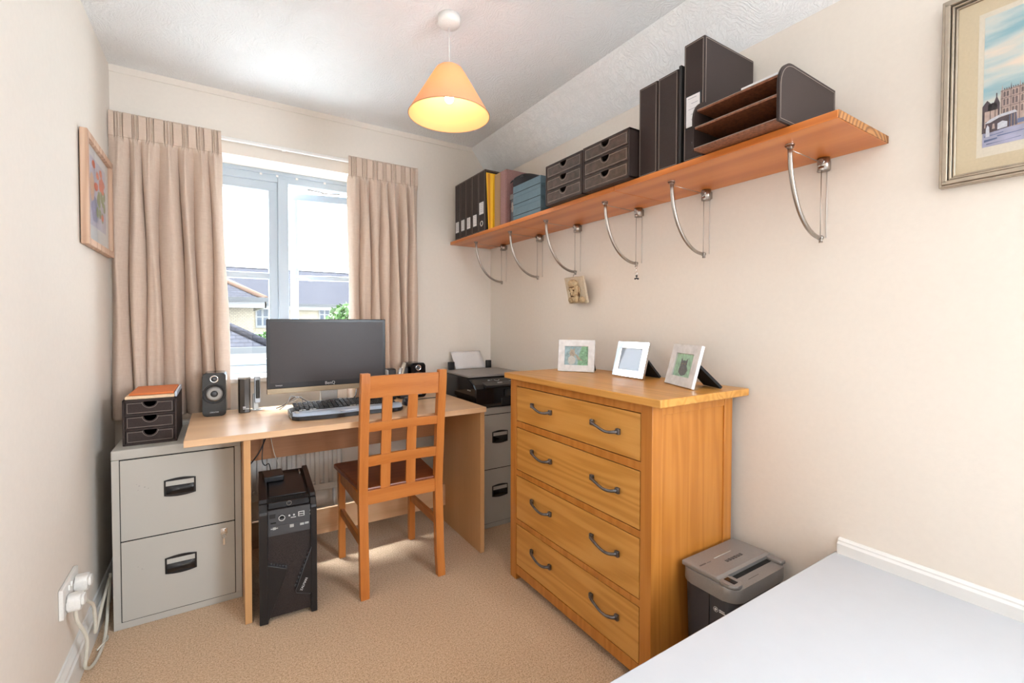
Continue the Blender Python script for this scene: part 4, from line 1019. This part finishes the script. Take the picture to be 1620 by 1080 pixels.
# ------------------------------------------------------------------ shredder
t = thing('paper_shredder', 'grey and charcoal paper shredder standing beside the chest of drawers', 'shredder', (1.38, .83, 0))
sx0, sx1, sy0, sy1 = 1.222, 1.515, .735, .922
ZK = .010
def rrect(x0, x1, y0, y1, r, n=8, corners=(1, 1, 1, 1)):
    p = []
    for i, (cx, cy, a) in enumerate(((x1 - r, y1 - r, 0), (x0 + r, y1 - r, PI / 2), (x0 + r, y0 + r, PI), (x1 - r, y0 + r, 3 * PI / 2))):
        rr = r * corners[i]
        cx2 = (x1 - rr) if i in (0, 3) else (x0 + rr); cy2 = (y1 - rr) if i in (0, 1) else (y0 + rr)
        for k in range(n + 1): q = a + PI / 2 * k / n; p.append((cx2 + rr * math.cos(q), cy2 + rr * math.sin(q)))
    return p
m = MB(); m.prism(rrect(sx0 + .008, sx1 - .008, sy0 + .008, sy1 - .004, .035), 'z', .008, .345, bev=.004, smooth=True)
for v in m.bm.verts:
    k = .92 + .08 * v.co.z / .335; v.co.x = 1.374 + (v.co.x - 1.374) * k; v.co.y = .83 + (v.co.y - .83) * k
m.build('bin', plain('charcoal_plastic', (.045, .045, .052), .36), t)
m = MB(); m.box(sx0 + .0072, sx0 + .0095, .822, .8232, .20, .34); m.build('bin_seam', M_dark, t)
M_taupe = plain('taupe_grey_plastic', (.27, .25, .235), .34, .2)
m = MB(); m.prism(rrect(sx0, sx1, sy0, sy1, .040), 'z', .34, .382, bev=.004, smooth=True)
hd_ = m.build('head', M_taupe, t)
m = MB(); m.prism([(.790, .382), (.918, .382), (.918, .395), (.800, .397), (.790, .394)], 'x', sx0 + .004, sx1 - .004, bev=.004); m.prism(rrect(sx0 + .004, sx0 + .055, sy0 + .004, .80, .020), 'z', .381, .393, bev=.004, smooth=True); m.box(sx1 - .03, sx1 - .004, sy0 + .008, .80, .381, .393, .004)
m.build('raised_cover', M_taupe, hd_)
m = MB(); m.box(sx0 + .056, sx1 - .031, .776, .7915, .3815, .3835); m.build('feed_slot', M_dark, hd_)
m = MB(); m.box(sx0 + .02, sx0 + .040, .752, .785, .3925, .3945, .001); m.build('switch', M_blackgl, hd_)
m = MB()
for k in range(6):
    x = sx0 + .115 + k * .015
    m.box(x, x + .009, .832, .834, .3965, .3978); m.box(x, x + .002, .832, .842, .3965, .3978); m.box(x + .007, x + .009, .832, .842, .3965, .3978)
    if k % 2: m.box(x, x + .009, .840, .842, .3965, .3978)
m.build('pictograms', plain('print_dark', (.10, .08, .075), .6), hd_)
m = MB(); m.box(sx0 + .10, sx0 + .19, .868, .870, .3955, .397); m.build('cover_line', plain('line_light', (.42, .39, .35), .5), hd_)
m = MB(); m.box(sx0 + .02, sx0 + .05, .862, .866, .3955, .3968); m.box(sx0 + .055, sx0 + .075, .862, .864, .3955, .3968); m.box(sx0 + .10, sx0 + .155, .755, .7565, .3816, .3824); m.build('small_print', MATS['print_dark'], hd_)
m = MB(); Mx = Matrix.Rotation(-PI / 2, 3, 'Y')
m.lathe([(.0075, 0), (.0075, .0008), (.0065, .0008), (.0065, 0), (.0075, 0)], (sx0 + .0072, .800, .300), 24, M=Mx); m.box(sx0 + .0062, sx0 + .0076, .797, .8035, .297, .303, rot=Matrix.Rotation(.7, 3, 'X'))
for k in range(2): m.box(sx0 + .0062, sx0 + .0076, .772 - .003 * k, .789, .302 - .005 * k, .3045 - .005 * k)
m.build('bin_sticker', plain('white_print', (.7, .7, .7), .5), t)

# ------------------------------------------------------------------ photo frames on the chest
def photo_frame(p0, p1, h, lean, margin, fm, art, label, gl=True, marg_t=None, strut_len=.085, thick=.012):
    """p0,p1: bottom front corners (as seen, left then right) on the chest top; face looks towards the camera side"""
    A, B = Vector((p0[0], p0[1], 0)), Vector((p1[0], p1[1], 0)); u = (B - A).normalized(); W = (B - A).length
    n = Vector((u.y, -u.x, 0));  # outwards
    c = (A + B) / 2; z0 = .9225
    t = thing('photo_frame', label, 'photo frame', (c.x, c.y, z0), 'silver photo frames on the chest')
    up = (Vector((0, 0, 1)) * math.cos(lean) - n * math.sin(lean)); nn = (n * math.cos(lean) + Vector((0, 0, 1)) * math.sin(lean))
    O = A + Vector((0, 0, z0 + thick * math.sin(lean) * 1.02)) 
    def T(mb):
        for v in mb.bm.verts: a, b, c_ = v.co; v.co = O + u * a + up * b + nn * c_
        return mb
    mg = margin
    m = MB(); m.box(0, W, 0, mg, -thick, 0, .0015); m.box(0, W, h - mg, h, -thick, 0, .0015); m.box(0, mg, mg - .002, h - mg + .002, -thick, 0, .0015); m.box(W - mg, W, mg - .002, h - mg + .002, -thick, 0, .0015)
    T(m).build('frame_border', fm, t)
    m = MB(); m.box(.002, W - .002, .002, h - .002, -thick - .001, -thick + .002); T(m).build('backing', M_blackmatt, t)
    m = MB(); art(m, mg, W - mg, mg, h - mg); T(m)
    ms = ART[art]; m.build('photo', ms, t, norm=False)
    if gl:
        m = MB(); m.box(mg, W - mg, mg, h - mg, -.0035, -.0030); T(m).build('glass_pane', M_pglass, t)
    m = MB(); sw = W * .34
    z_top = h * .62
    m.prism([(z_top, -thick), (z_top - .02, -thick - .008), (0.01, -thick - strut_len), (0.0, -thick - strut_len)] if False else [(h * .60, -thick), (.02, -thick - .002), (.004, -thick)], 'x', W / 2 - sw / 2, W / 2 + sw / 2) if False else None
    # easel strut: leans from mid-back down to the chest top behind
    base = strut_len; q0 = O + up * (h * .55) - nn * thick; 
    foot = c - n * base; foot.z = z0 + .0005
    s0, s1 = u * (W * .24), u * (W * .28)
    sh = u * (W * .18); V = [q0 + u * (W / 2) - s0 + sh, q0 + u * (W / 2) + s0 + sh, foot + s1 + sh, foot - s1 + sh]
    off = (foot - q0).normalized().cross(u).normalized() * .009
    if off.z < 0: off = -off
    foot.z += .0008
    vs = V + [p + off for p in V]
    m._new(vs, [(0, 1, 2, 3), (7, 6, 5, 4), (0, 4, 5, 1), (1, 5, 6, 2), (2, 6, 7, 3), (3, 7, 4, 0)], 0)
    m.build('easel_strut', plain('black_velvet', (.006, .006, .007), .8), t)
    return t
M_pearl = plain('pearl_silver', (.74, .73, .73), .25, .15, var=.12, bscale=40)
M_a = [plain('photo_green', srgb(128, 176, 138), .5, var=.4, bscale=90), plain('photo_blue', srgb(150, 178, 184), .5, var=.3, bscale=60), plain('photo_fawn', srgb(170, 156, 138), .6, var=.3, bscale=90), plain('photo_cream', srgb(196, 196, 190), .6, var=.1)]
M_b = [plain('photo_mint', srgb(160, 202, 172), .5, var=.3, bscale=60), plain('photo_charcoal', srgb(98, 102, 104), .6, var=.3, bscale=200), plain('photo_eye', srgb(190, 170, 60), .4)]
def blob(m, cx, cy, rx, ry, c, mi, n=22, jag=0):
    r = random.Random(int(cx * 1e5) + mi)
    m.poly([(cx + rx * math.cos(2 * PI * k / n) * (1 + r.uniform(-jag, jag)), cy + ry * math.sin(2 * PI * k / n) * (1 + r.uniform(-jag, jag)), c) for k in range(n)], mi)
def art_fox(m, x0, x1, y0, y1):
    z = -.0068; W, H = x1 - x0, y1 - y0
    m.poly([(x0, y0, z), (x1, y0, z), (x1, y1, z), (x0, y1, z)], 1)
    m.poly([(x0 + W * .55, y0, z + .0002), (x1, y0, z + .0002), (x1, y1, z + .0002), (x0 + W * .72, y1, z + .0002), (x0 + W * .62, y0 + H * .6, z + .0002)], 0)
    blob(m, x0 + W * .32, y0 + H * .62, W * .12, H * .22, z + .0004, 2, jag=.1); blob(m, x0 + W * .30, y0 + H * .25, W * .17, H * .24, z + .0005, 3, jag=.08)
    m.poly([(x0 + W * .24, y0 + H * .75, z + .0006), (x0 + W * .30, y0 + H * .78, z + .0006), (x0 + W * .25, y0 + H * .95, z + .0006)], 2)
    m.poly([(x0 + W * .34, y0 + H * .78, z + .0006), (x0 + W * .41, y0 + H * .74, z + .0006), (x0 + W * .42, y0 + H * .93, z + .0006)], 2)
    m.poly([(x0 + W * .42, y0 + H * .62, z + .0007), (x0 + W * .52, y0 + H * .55, z + .0007), (x0 + W * .78, y0 + H * .22, z + .0007), (x0 + W * .55, y0 + H * .30, z + .0007)], 2)
def art_cat(m, x0, x1, y0, y1):
    z = -.0068; W, H = x1 - x0, y1 - y0
    m.poly([(x0, y0, z), (x1, y0, z), (x1, y1, z), (x0, y1, z)], 0)
    blob(m, x0 + W * .50, y0 + H * .30, W * .24, H * .26, z + .0003, 1, jag=.05); blob(m, x0 + W * .48, y0 + H * .56, W * .19, H * .16, z + .0005, 1, jag=.04)
    for s_ in (-1, 1): m.poly([(x0 + W * (.48 + s_ * .05), y0 + H * .66, z + .0006), (x0 + W * (.48 + s_ * .19), y0 + H * .60, z + .0006), (x0 + W * (.48 + s_ * .17), y0 + H * .82, z + .0006)], 1); blob(m, x0 + W * (.48 + s_ * .07), y0 + H * .57, W * .022, H * .015, z + .0008, 2, 10)
def art_plain(m, x0, x1, y0, y1):
    m.poly([(x0, y0, -.0068), (x1, y0, -.0068), (x1, y1, -.0068), (x0, y1, -.0068)], 0)
ART = {art_fox: M_a, art_cat: M_b, art_plain: [plain('glass_sky_tint', srgb(150, 165, 185), .25)]}  # plain blue-grey stands for the sky mirrored in the frame's glass
photo_frame((1.305, 1.655), (1.405, 1.520), .145, math.radians(8), .030, M_pearl, art_fox, 'pearl-white photo frame with an animal picture, furthest from the shredder', strut_len=.075)
photo_frame((1.402, 1.408), (1.393, 1.232), .148, math.radians(15), .029, plain('polished_silver', (.90, .90, .91), .07, 1), art_plain, 'polished silver photo frame reflecting the light, in the middle of the three', strut_len=.105)
photo_frame((1.394, 1.128), (1.325, .962), .150, math.radians(15), .034, M_pearl, art_cat, 'pearl-white photo frame with a dark cat picture on green, at the shredder end', strut_len=.115)

# ------------------------------------------------------------------ pictures on the walls
t = thing('framed_picture', 'small pale wood framed picture of red flowers on the window-side of the left wall', 'picture', (XL, 2.37, 1.62))
t['label'] = 'small pale wood framed picture of red flowers beside the curtain corner'
y0, y1, z0, z1 = 2.135, 2.580, 1.418, 1.817; fx = XL + .002
xa, xb = XL + .004, XL + .026
m = MB(); w_ = .024
m.box(xa, xb, y0, y1, z0, z0 + w_, .002); m.box(xa, xb, y0, y1, z1 - w_, z1, .002); m.box(xa, xb, y0, y0 + w_, z0 + w_ * .9, z1 - w_ * .9, .002); m.box(xa, xb, y1 - w_, y1, z0 + w_ * .9, z1 - w_ * .9, .002)
m.build('frame_border', wood('limed_wood', srgb(176, 136, 110), srgb(204, 168, 142), srgb(218, 186, 160), 'Z', .5, ring=14, fine=.5), t)
m = MB(); m.box(xa, xa + .008, y0 + .01, y1 - .01, z0 + .01, z1 - .01); m.build('mount', plain('white_mount', (.74, .76, .76), .7), t)
ms = [plain('art_pale_lilac', srgb(196, 196, 214), .7, var=.15, bscale=14), plain('art_red', srgb(222, 92, 54), .6, var=.2, bscale=40), plain('art_leaf', srgb(110, 140, 84), .6, var=.3, bscale=50), plain('art_vase', srgb(150, 156, 190), .6, var=.2, bscale=30), plain('art_peach', srgb(230, 190, 160), .6, var=.1)]
m = MB(); X = xa + .0085; ax0, ax1, az0, az1 = y0 + .075, y1 - .075, z0 + .085, z1 - .060
rr = random.Random(5)
def py(pts, dx, mi): m.poly([(X + dx, a, b) for a, b in pts], mi)
py([(ax0, az0), (ax1, az0), (ax1, az1), (ax0, az1)], 0, 0)
def disc2(cy, cz, ry, rz, dx, mi, n=14, jag=.15): py([(cy + ry * math.cos(2 * PI * k / n) * (1 + rr.uniform(-jag, jag)), cz + rz * math.sin(2 * PI * k / n) * (1 + rr.uniform(-jag, jag))) for k in range(n)], dx, mi)
aw, ah = ax1 - ax0, az1 - az0
disc2(ax0 + aw * .35, az0 + ah * .25, aw * .22, ah * .2, .0003, 3); disc2(ax0 + aw * .2, az0 + ah * .55, aw * .12, ah * .2, .0004, 4)
for k in range(12): disc2(ax0 + aw * rr.uniform(.45, .9), az0 + ah * rr.uniform(.2, .6), aw * .07, ah * .08, .0005 + k * .00003, 2)
for k in range(11): disc2(ax0 + aw * rr.uniform(.25, .9), az0 + ah * rr.uniform(.6, .92), aw * .085, ah * .06, .0010 + k * .00003, 1)
disc2(ax0 + aw * .75, az0 + ah * .22, aw * .08, ah * .05, .0015, 1)
m.build('painting', ms, t, norm=False)
m = MB(); m.box(xa + .0125, xa + .013, y0 + .02, y1 - .02, z0 + .02, z1 - .02); m.build('glass_pane', M_pglass, t)

t = thing('framed_picture', 'large champagne-framed print of an old building and market stalls on the right wall', 'picture', (XR, .09, 1.70))
y1, y0, z0, z1 = .399, -.22, 1.486, 1.945
def rectframe(m, xo, xi, off0, off1, mi=0, bev=.0015):
    a0_, a1_, c0, c1 = y0 + off0, y1 - off0, z0 + off0, z1 - off0; w_ = off1 - off0
    m.box(xo, xi, a0_, a1_, c0, c0 + w_, bev, mi); m.box(xo, xi, a0_, a1_, c1 - w_, c1, bev, mi)
    m.box(xo, xi, a0_, a0_ + w_, c0 + w_ * .5, c1 - w_ * .5, bev, mi); m.box(xo, xi, a1_ - w_, a1_, c0 + w_ * .5, c1 - w_ * .5, bev, mi)
M_champ = plain('champagne_leaf', (.44, .37, .29), .3, .7, var=.08, bscale=40)
m = MB(); rectframe(m, XR - .024, XR - .003, 0, .006); rectframe(m, XR - .029, XR - .003, .006, .016); rectframe(m, XR - .022, XR - .003, .0175, .0225); rectframe(m, XR - .016, XR - .003, .0235, .028); m.build('frame_border', M_champ, t)
m = MB(); rectframe(m, XR - .014, XR - .004, .0158, .0176); rectframe(m, XR - .012, XR - .004, .0224, .0236); m.build('frame_groove', plain('frame_dark_line', (.05, .03, .02), .6), t)
m = MB(); m.box(XR - .010, XR - .003, y0 + .02, y1 - .02, z0 + .02, z1 - .02); m.build('mount', plain('cream_mount', srgb(202, 185, 154), .8), t)
def sky_art():
    m, nt, b = newmat('print_sky'); tc = nt.nodes.new('ShaderNodeTexCoord'); mp = nt.nodes.new('ShaderNodeMapping')
    mp.inputs['Rotation'].default_value = (math.radians(-25), 0, 0); mp.inputs['Scale'].default_value = (5, 5, 22); L(nt, tc.outputs['Object'], mp.inputs['Vector'])
    n = nt.nodes.new('ShaderNodeTexNoise'); n.inputs['Scale'].default_value = 1.3; n.inputs['Detail'].default_value = 6; L(nt, mp.outputs[0], n.inputs['Vector'])
    r = ramp(nt, [(.35, srgb(130, 172, 184)), (.52, srgb(190, 200, 196)), (.68, srgb(226, 208, 190))]); L(nt, n.outputs['Fac'], r.inputs['Fac']); L(nt, r.outputs['Color'], b.inputs['Base Color']); b.inputs['Roughness'].default_value = .7
    return m
ms = [plain('print_margin', srgb(214, 204, 186), .8), sky_art(), plain('print_stone', srgb(176, 152, 142), .7, var=.2, bscale=60), plain('print_ink', srgb(66, 50, 58), .7, var=.3, bscale=90), plain('print_ground', srgb(158, 158, 182), .7, var=.25, bscale=25), plain('print_blue', srgb(88, 100, 136), .7, var=.3, bscale=30), plain('print_awning', srgb(196, 196, 204), .7, var=.1)]
m = MB(); X = XR - .0102
def pr_(pts, d, mi): m.poly([(X - d, a, b) for a, b in pts], mi)   # pts as (y, z); y falls to the right of the print
L0, R0, B0, T0 = .325, -.145, 1.567, 1.872
pr_([(L0 + .010, B0 - .022), (R0 - .01, B0 - .022), (R0 - .01, T0 + .012), (L0 + .010, T0 + .012)], 0, 0)
pr_([(L0, B0), (R0, B0), (R0, T0), (L0, T0)], .0003, 1)
pr_([(L0, B0), (R0, B0), (R0, 1.612), (L0, 1.612)], .0005, 4)
rg = random.Random(4)
# gabled roofs on the left of the square
for (ya, yb, zp) in ((.326, .310, 1.676), (.316, .302, 1.668), (.308, .297, 1.682)):
    pr_([(ya, 1.600), (yb, 1.600), (yb, 1.664), ((ya + yb) / 2, zp), (ya, 1.664)], .0006, 3)
    pr_([(ya - .004, 1.612), (yb + .003, 1.612), (yb + .003, 1.650), (ya - .004, 1.650)], .0007, 2)
pr_([(.3035, 1.670), (.3015, 1.670), (.3015, 1.688), (.3035, 1.688)], .0008, 3)                # chimney
# long ornate stone front with battlements, pinnacles and rows of windows
pr_([(.296, 1.602), (R0, 1.602), (R0, 1.700), (.296, 1.690)], .0009, 2)
k = 0; yy = .2945
while yy > R0 + .012:
    zt = 1.690 + (.296 - yy) * .022
    pr_([(yy, zt - .002), (yy - .0022, zt - .002), (yy - .0011, zt + .014)], .0010, 3 if k % 2 else 2)
    for q in range(3): pr_([(yy - .004 - q * .0035, zt), (yy - .0055 - q * .0035, zt), (yy - .0055 - q * .0035, zt + .0035), (yy - .004 - q * .0035, zt + .0035)], .0010, 3)
    for zz, hh in ((.072, .010), (.052, .013), (.030, .013)):
        for q in (0, 1):
            y1_ = yy - .0032 - q * .0052
            pr_([(y1_, 1.602 + zz), (y1_ - .0030, 1.602 + zz), (y1_ - .0030, 1.602 + zz + hh), (y1_ - .0015, 1.602 + zz + hh + .0018), (y1_, 1.602 + zz + hh)], .0011, 3)
            pr_([(y1_ - .0013, 1.602 + zz), (y1_ - .0017, 1.602 + zz), (y1_ - .0017, 1.602 + zz + hh), (y1_ - .0013, 1.602 + zz + hh)], .0012, 2)
    pr_([(yy - .0004, 1.612), (yy - .0012, 1.612), (yy - .0012, zt), (yy - .0004, zt)], .0012, 3)
    yy -= .0142; k += 1
for zz in (.048, .068, .086): pr_([(.296, 1.602 + zz), (R0, 1.604 + zz), (R0, 1.6049 + zz), (.296, 1.6029 + zz)], .0013, 3)
# market stalls with sagging awnings, shoppers and ground washes
pr_([(.320, 1.598), (.268, 1.604), (.270, 1.632), (.320, 1.626)], .0014, 3)
pr_([(.322, 1.622), (.312, 1.630), (.296, 1.636), (.272, 1.638), (.268, 1.632), (.296, 1.630), (.312, 1.622)], .0016, 6)
pr_([(.300, 1.602), (.284, 1.604), (.284, 1.616), (.292, 1.620), (.300, 1.616)], .0016, 6)
pr_([(.309, 1.606), (.304, 1.606), (.305, 1.618), (.308, 1.618)], .0017, 2)
for q in range(5): y1_ = .281 - q * .0026; pr_([(y1_, 1.602), (y1_ - .0010, 1.602), (y1_ - .0010, 1.630), (y1_, 1.630)], .0017, 2 if q % 2 else 5)
pr_([(.3195, 1.590), (.3125, 1.590), (.3135, 1.612), (.3165, 1.618), (.3190, 1.610)], .0018, 6)
pr_([(.268, 1.606), (R0, 1.606), (R0, 1.622), (.268, 1.616)], .0015, 5)
for (ya, yb, z_, h_) in ((.322, .300, 1.578, .006), (.322, .290, 1.590, .003), (.318, .262, 1.572, .002), (.300, .24, 1.586, .003), (.25, .15, 1.580, .006), (.12, .0, 1.590, .006), (-.02, -.13, 1.578, .005)):
    pr_([(ya, z_), (yb, z_ + .003), (yb, z_ + h_ * .6 + .003), ((ya + yb) / 2, z_ + h_), (ya, z_ + h_)], .0015, 5)
m.build('print', ms, t, norm=False)
m = MB(); m.box(XR - .0135, XR - .013, y0 + .026, y1 - .026, z0 + .026, z1 - .026); m.build('glass_pane', M_pglass, t)

# ------------------------------------------------------------------ socket, plugs
t = thing('double_socket', 'white double power socket low on the left wall', 'socket', (XL, 1.90, .31))
m = MB(); m.box(XL + .0005, XL + .012, 1.815, 1.985, .272, .362, .003); m.build('faceplate', M_plastw, t)
m = MB(); m.box(XL + .011, XL + .016, 1.895, 1.905, .335, .35, .001); m.box(XL + .011, XL + .016, 1.87, 1.88, .335, .35, .001); m.build('switch', M_plastw, t)
def plug(y, z, label):
    t = thing('mains_plug', label, 'plug', (XL, y, z), 'plugs in the double socket')
    m = MB(); m.prism(rrect(y - .024, y + .024, z - .026, z + .022, .014), 'x', XL + .0135, XL + .045, bev=.004, smooth=True); m.build('plug_body', M_plastw, t)
    m = MB(); m.prism(rrect(y - .017, y + .017, z - .014, z + .016, .008), 'x', XL + .0445, XL + .052, bev=.003, smooth=True); m.build('grip', M_plastw, t)
    return t
plug(1.857, .305, 'white plug in the half of the socket nearest the camera'); plug(1.943, .322, 'white plug in the half of the socket nearer the filing cabinet')
cable([(XL + .03, 1.857, .280), (XL + .032, 1.862, .24), (XL + .045, 1.900, .16), (XL + .040, 1.915, .09), (XL + .035, 1.93, .050), (XL + .040, 1.98, .018), (XL + .045, 2.06, .006), (XL + .045, 2.16, .012), (XL + .038, 2.26, .07), (XL + .034, 2.34, .16)], .0050, M_cable_w, 'white flex looping from the nearer plug down to the carpet edge', 'power_flex')
cable([(XL + .03, 1.945, .297), (XL + .034, 1.965, .25), (XL + .040, 2.02, .20), (XL + .040, 2.045, .12), (XL + .036, 2.065, .085), (XL + .036, 2.12, .10), (XL + .035, 2.20, .125), (XL + .034, 2.32, .15)], .0050, M_cable_w, 'white flex from the further plug going behind the filing cabinet', 'power_flex')
cable([(XL + .036, 2.08, .012), (XL + .05, 2.10, .020), (XL + .055, 2.135, .010), (XL + .05, 2.17, .006)], .0026, M_cable_w, 'little white cable tie end beside the skirting near the filing cabinet', 'cable_tie')

bpy.data.objects['computer_tower']['_o'] = [.215, 2.15, 0]
# ------------------------------------------------------------------ outside
GZ = -2.6
def roofmat(name, c, sc_=8):
    m, nt, b = newmat(name); tc = nt.nodes.new('ShaderNodeTexCoord'); br = nt.nodes.new('ShaderNodeTexBrick')
    mp = nt.nodes.new('ShaderNodeMapping'); mp.inputs['Rotation'].default_value = (PI / 2, 0, 0); L(nt, tc.outputs['Object'], mp.inputs['Vector']); L(nt, mp.outputs[0], br.inputs['Vector'])
    br.inputs['Scale'].default_value = sc_; br.inputs['Mortar Size'].default_value = .03
    br.inputs['Color1'].default_value = (*c, 1); br.inputs['Color2'].default_value = (*[v * .85 for v in c], 1); br.inputs['Mortar'].default_value = (*[v * .6 for v in c], 1)
    L(nt, br.outputs['Color'], b.inputs['Base Color']); b.inputs['Roughness'].default_value = .9; b.inputs['Specular IOR Level'].default_value = 0
    return m
M_roof = roofmat('grey_roof_tiles', (.040, .040, .046), 3); M_brick = roofmat('buff_brick', (.30, .268, .21), 5); M_ridge = plain('terracotta_ridge', (.15, .09, .06), .8)
M_gut = plain('dark_gutter', (.05, .055, .06), .5); M_wp = plain('house_window_white', (.17, .175, .18), .4); M_wg = plain('house_window_glass', (.025, .04, .06), .15)
m = MB(); m.box(-40, 60, 3.05, 80, GZ - .1, GZ); struct(m.build('ground', plain('outdoor_ground', (.44, .44, .41), .9, var=.3, bscale=.6)))  # unseen from the room, made pale to bounce light up onto the ceiling
def house(label, x0, x1, y0, y1, ze, zr, hip, wins, ridge_mat=None):
    t = thing('house', label, 'house', ((x0 + x1) / 2, (y0 + y1) / 2, GZ), 'houses across the way')
    m = MB(); m.box(x0, x1, y0, y1, GZ, ze); m.build('wall', M_brick, t)
    ov = .35; a, b, c, d = x0 - ov, x1 + ov, y0 - ov, y1 + ov; ym = (c + d) / 2; hp = (d - c) / 2 if hip else 0
    V = [(a, c, ze), (b, c, ze), (b, d, ze), (a, d, ze), (a + (0 if not hip else hp), ym, zr), (b - hp, ym, zr)]
    m = MB(); m._new(V, [(0, 1, 5, 4), (2, 3, 4, 5), (1, 2, 5), (3, 0, 4), (3, 2, 1, 0)], 0); m.build('roof', M_roof, t)
    m = MB(); m.box(a, b, c - .1, c, ze - .08, ze + .06); m.box(b, b + .1, c - .1, d, ze - .08, ze + .06); m.build('gutter', M_gut, t)
    m = MB(); m.box(a + .02, b, c, c + .04, ze - .28, ze - .06); m.box(b - .04, b, c, d, ze - .28, ze - .06); m.build('fascia', M_wp, t)
    if hip:
        m = MB(); m.tube([(b, c, ze + .03), (b - hp, ym, zr + .03)], .09, 8); m.tube([(b - hp, ym, zr + .03), (a + hp, ym, zr + .03)], .09, 8); m.tube([(b, d, ze + .03), (b - hp, ym, zr + .03)], .09, 8)
        m.build('ridge_tiles', ridge_mat or M_roof, t)
    else:
        m = MB(); m.tube([(a, ym, zr - .02), (b, ym, zr - .02)], .06, 8); m.build('ridge_tiles', M_roof, t)
    for (wx, wz, ww, wh) in wins:
        m = MB(); m.box(wx - ww / 2, wx + ww / 2, y0 - .05, y0 + .02, wz - wh / 2, wz + wh / 2); f = m.build('window_frame', M_wp, t)
        m = MB()
        for s_ in (-1, 1):
            for zz in ((wz - wh * .20), (wz + wh * .22)):
                m.box(wx + s_ * ww * .23 - ww * .15, wx + s_ * ww * .23 + ww * .15, y0 - .07, y0 - .04, zz - wh * .18, zz + wh * .18)
        m.build('pane', M_wg, f)
    return t
house('long buff brick house with grey tiled roof, furthest behind the window', -12, 22, 28, 36, 2.05, 4.35, False, [(5.06, 1.52, .62, .95), (1.92, 1.36, .66, 1.15), (9.0, 1.4, 1.0, 1.1)])
house('buff brick house with a hipped roof and terracotta ridge behind the fixed window pane', -9, .93, 17.4, 24, 1.86, 3.9, True, [], M_ridge)
house('low garage with a hipped grey roof just above the window sill', -4.5, .76, 12.3, 16.3, .50, 1.75, True, [])
def foliage(name, label, c, r, n, cat, h):
    t = thing(name, label, cat, (c[0], c[1], GZ))
    m = MB(); rr = random.Random(int(c[0] * 100))
    for k in range(n):
        d = Vector((rr.gauss(0, 1), rr.gauss(0, 1), rr.gauss(0, 1))).normalized() * r * rr.uniform(.5, 1.0)
        p = Vector(c) + Vector((d.x, d.y, d.z * h)); s_ = rr.uniform(.10, .2) * r
        nrm = Vector((rr.gauss(0, 1), rr.gauss(0, 1), rr.gauss(0, 1))).normalized(); uu = nrm.orthogonal().normalized(); vv = nrm.cross(uu)
        m.poly([p - uu * s_, p - vv * s_ * .5, p + uu * s_, p + vv * s_ * .5])
    m.build('leaves', plain('leaf_green', (.045, .11, .02), .6, var=.5, bscale=3), t, norm=False)
    m = MB(); m.tube([(c[0], c[1], GZ), (c[0] + .05, c[1], c[2])], [.14, .06], 8); m.build('trunk', plain('bark', (.12, .08, .05), .9), t)
foliage('garden_tree', 'green leafy tree in front of the far house beside the curtain edge', (5.0, 22, .9), 1.0, 900, 'tree', 1.1)
foliage('garden_shrub', 'bright green shrub between the garage and the far house window', (1.85, 26.2, -.2), .85, 700, 'shrub', 1.0)
for (za, zb2, ya, lab) in ((5.0, 3.3, 15, 'topmost overhead wire crossing the sky outside'), (4.25, 2.6, 15, 'middle overhead wire crossing the sky outside'), (5.6, 3.2, 17, 'overhead wire seen through the open casement')):
    P = [(-14, ya, za + 3.6), (-6, ya, za + 1.7), (-1.5, ya, za), (1.5, ya, (za + zb2) / 2 - .12), (5.0, ya, zb2 - .25), (12, ya, zb2 - .6), (24, ya, zb2 + .9)]
    m = MB(); m.tube(P, .007, 6); tag(m.build('street_wire', plain('wire_grey', (.3, .34, .4), .6)), lab, 'wire', 'overhead wires outside')

for o in bpy.data.objects:
    if '_o' in o.keys(): del o['_o']
